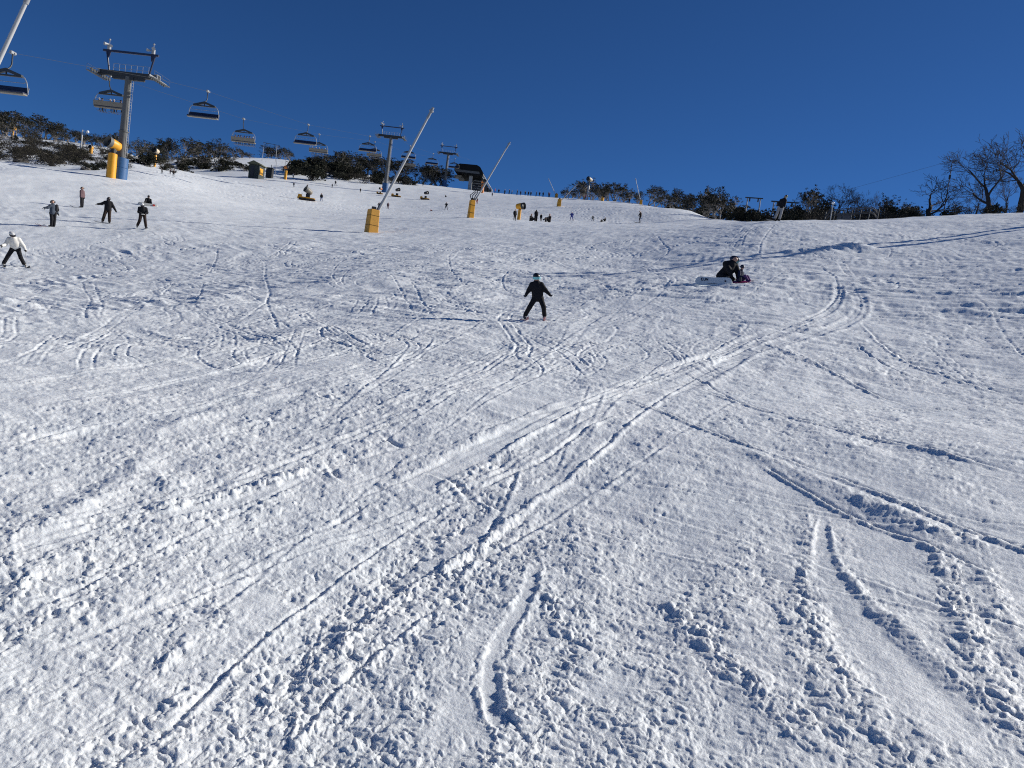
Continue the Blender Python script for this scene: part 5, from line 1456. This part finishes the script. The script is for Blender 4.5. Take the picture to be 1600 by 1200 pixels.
far = [
 (1000, 348, 19, 0, BR, K, dict(SIDE, head=(-.12, -.03, 1.58)), 'skier in dark brown turning below the right end of the crest', 1),
 (893, 345, 14, 0, BL, BL, WIDE, 'skier dressed all in blue in the middle of the far slope', 1),
 (926, 346, 9, 0, K, K, WIDE, 'tiny dark skier right of the blue skier', 1),
 (804, 345, 18, .5, K, K, {}, 'dark figure standing against the left of the mid-slope snow gun', 0),
 (697, 328, 12, 0, K, CH_, WIDE, 'dark skier alone below the farthest lift tower', 1),
 (606, 327, 11, 0, PK, PK, WALK, 'skier in dusty pink just right of the long lance', 1),
 (592, 327, 11, 0, K, CH_, WIDE, 'dark skier half hidden by the foot of the long lance', 1),
 (745, 318, 10, 0, PK, RD, WALK, 'skier in pink and red above the narrow yellow pad', 1),
 (769, 307, 6, 0, K, K, {}, 'tiny dark skier below the crowd on the crest', 0),
 (563, 301, 7, .3, K, K, {}, 'tiny dark skier above and left of the long lance pad', 0),
 (502, 315, 13, 0, K, JN, WALK, 'man in black jacket and blue trousers walking beside the tracked snow gun', 0),
 (459, 292, 7, 0, K, SL, {}, 'tiny dark skier under the orange-headed snow gun', 1),
 (480, 294, 6, 0, CH_, K, WIDE, 'tiny crouching skier between the upper bushes and the tracked gun', 1),
 (519, 293, 6, 0, SL, K, {}, 'tiny dark skier below the right end of the upper bushes', 1),
 (524, 290, 8, .5, K, BR, WIDE, 'tiny brown-trousered skier at the lower edge of the upper bushes', 1),
 (458, 279, 8, .5, WH, BR, {}, 'tiny figure in a white top near the orange-headed snow gun', 0),
 (253, 272, 8, .8, CH_, K, {}, 'leftmost tiny skier of three right of the tallest tower', 1),
 (266, 272, 8, -.8, PK, K, {}, 'middle tiny skier of three right of the tallest tower', 1),
 (271, 276, 11, .2, BR, K, {}, 'rightmost tiny skier of three right of the tallest tower', 1),
 (829, 346, 17, .9, K, K, LOW, 'figure in black sitting at the left of the mid-slope group', 2),
 (845, 346, 12, -.4, K, K, {}, 'smaller dark figure standing right of the tall one in the mid-slope group', 0),
 (858, 347, 18, -.9, BR, K, LOW, 'figure in dark brown sitting at the right of the mid-slope group', 2),
 (852, 347, 9, 1.4, K, K, LOW, 'low dark figure lying back among the mid-slope group', 2),
 (939, 347, 6, .8, K, K, LOW, 'left one of two tiny seated figures right of the blue skier', 2),
 (945, 346, 9, -.6, K, K, LOW, 'right one of two tiny seated figures right of the blue skier', 2),
 (673, 330, 5, 1.2, RD, K, LOW, 'tiny fallen skier in dark red left of the lone dark skier', 2),
 (696, 308, 5, .4, K, K, LOW, 'tiny seated figure in black below the farthest lift tower', 2),
 (983, 318, 9, 0, K, K, {}, 'tiny dark figure on the crest near the thin right-hand lance', 0)]
for x, y, h, tn, jk, tr, pose, lab, kind in far:
    p, d = spot(x, y)
    if d > 330: p, d = spot(x, y, float(np.interp(x, [690, 800, 860, 940, 1000], [275, 240, 225, 190, 168])))
    H = h * d / FPX
    if kind == 2: H = H * 1.75 / .92 * .72
    person(lab, p, facing(p), min(max(H, .9), 2.3), pose, tn, LEAN * .5 if kind != 2 else 0, jk, tr, helmet=None, detail=False, skis=('dark', (.03, .03, .04), 1.6 if H > 1.3 else 1.1) if kind == 1 else None)
p, d = spot(837, 346)
person('tall figure in a long black coat standing among the mid-slope group', p, facing(p), 17 * d / FPX * 1.05, dict(elL=(-.22, 0, 1.13), elR=(.22, 0, 1.13), haL=(-.2, -.05, .9), haR=(.2, -.05, .9)), .4, LEAN * .4, K, K, helmet=KH, hem=.6, puff=1.35)
# the standing snowboarder on the right ridge
p, d = spot(1217, 345.5)
person('snowboarder in dark jacket and pale trousers standing on the right ridge', p, facing(p), 41 * d / FPX, dict(head=(.10, -.03, 1.62), neck=(.05, 0, 1.46), chest=(-.02, 0, 1.27), waist=(-.06, 0, 1.08), pelvis=(-.08, 0, .95),
    shL=(-.14, .08, 1.40), shR=(.14, -.08, 1.38), elL=(-.24, .1, 1.14), elR=(.14, -.14, 1.14), haL=(-.18, .06, .95), haR=(.15, -.22, .96), hiL=(-.16, 0, .9), hiR=(.02, 0, .9), knL=(-.22, -.05, .5), knR=(.04, -.06, .52), anL=(-.30, .03, .1), anR=(.0, .03, .1), toL=(-.28, -.14, .05), toR=(.04, -.14, .05)),
    lean=.06, jacket=K, trousers=PL, helmet=KH, goggles=('yellow', (.35, .4, .2)), boots=CH_, gloves=('pale', (.55, .5, .42)), board=('dark', (.03, .03, .035), 1.5))
# the crowd along the crest
crowd = [(762, 301, 8, K), (768, 302, 8, NV), (774, 303, 7, RD), (781, 303, 8, K), (786, 304, 6, SL), (795, 305, 8, SL), (800, 305, 6, PL), (806, 305, 8, K), (811, 306, 7, NV), (825, 307, 8, K), (831, 307, 7, SL), (838, 308, 8, K), (843, 309, 8, NV), (855, 309, 8, K), (859, 309, 8, RD), (884, 311, 7, NV), (887, 311, 7, K), (913, 313, 7, RD), (790, 304, 7, K), (818, 306, 7, CH_), (848, 309, 7, K)]
for i, (x, y, h, jk) in enumerate(crowd):
    x0 = x
    D = float(np.interp(x, [760, 800, 860, 940], [258, 241, 222, 190]))
    x += rng.uniform(-2.5, 2.5); D += rng.uniform(-9, 4); h *= rng.uniform(.9, 1.12)
    p, d = spot(x, y + 1, D)
    c = {'black': 'black', 'navy': 'navy', 'red': 'red', 'slate': 'slate', 'pale grey': 'pale grey', 'charcoal': 'charcoal'}[jk[0]]
    spec = {859: 'bright red jacket above the yellow-padded short lance', 913: 'red jacket below the pale snow gun on the crest', 774: 'red jacket in the crowd nearest the summit station', 800: 'pale grey jacket in the crowd on the crest', 818: 'charcoal jacket in the crowd on the crest'}
    lab = 'tiny figure in a ' + spec[x0] if x0 in spec else 'tiny figure in a ' + c + ' jacket in the crowd along the crest'
    person(lab, p, facing(p), max(1.5, min(1.9, h * d / FPX)), WALK if i % 2 else {}, rng.uniform(-1.5, 1.5), 0, jk, K, detail=False, group='crowd in ' + c + ' along the crest' if x0 not in spec else 'crowd along the crest')
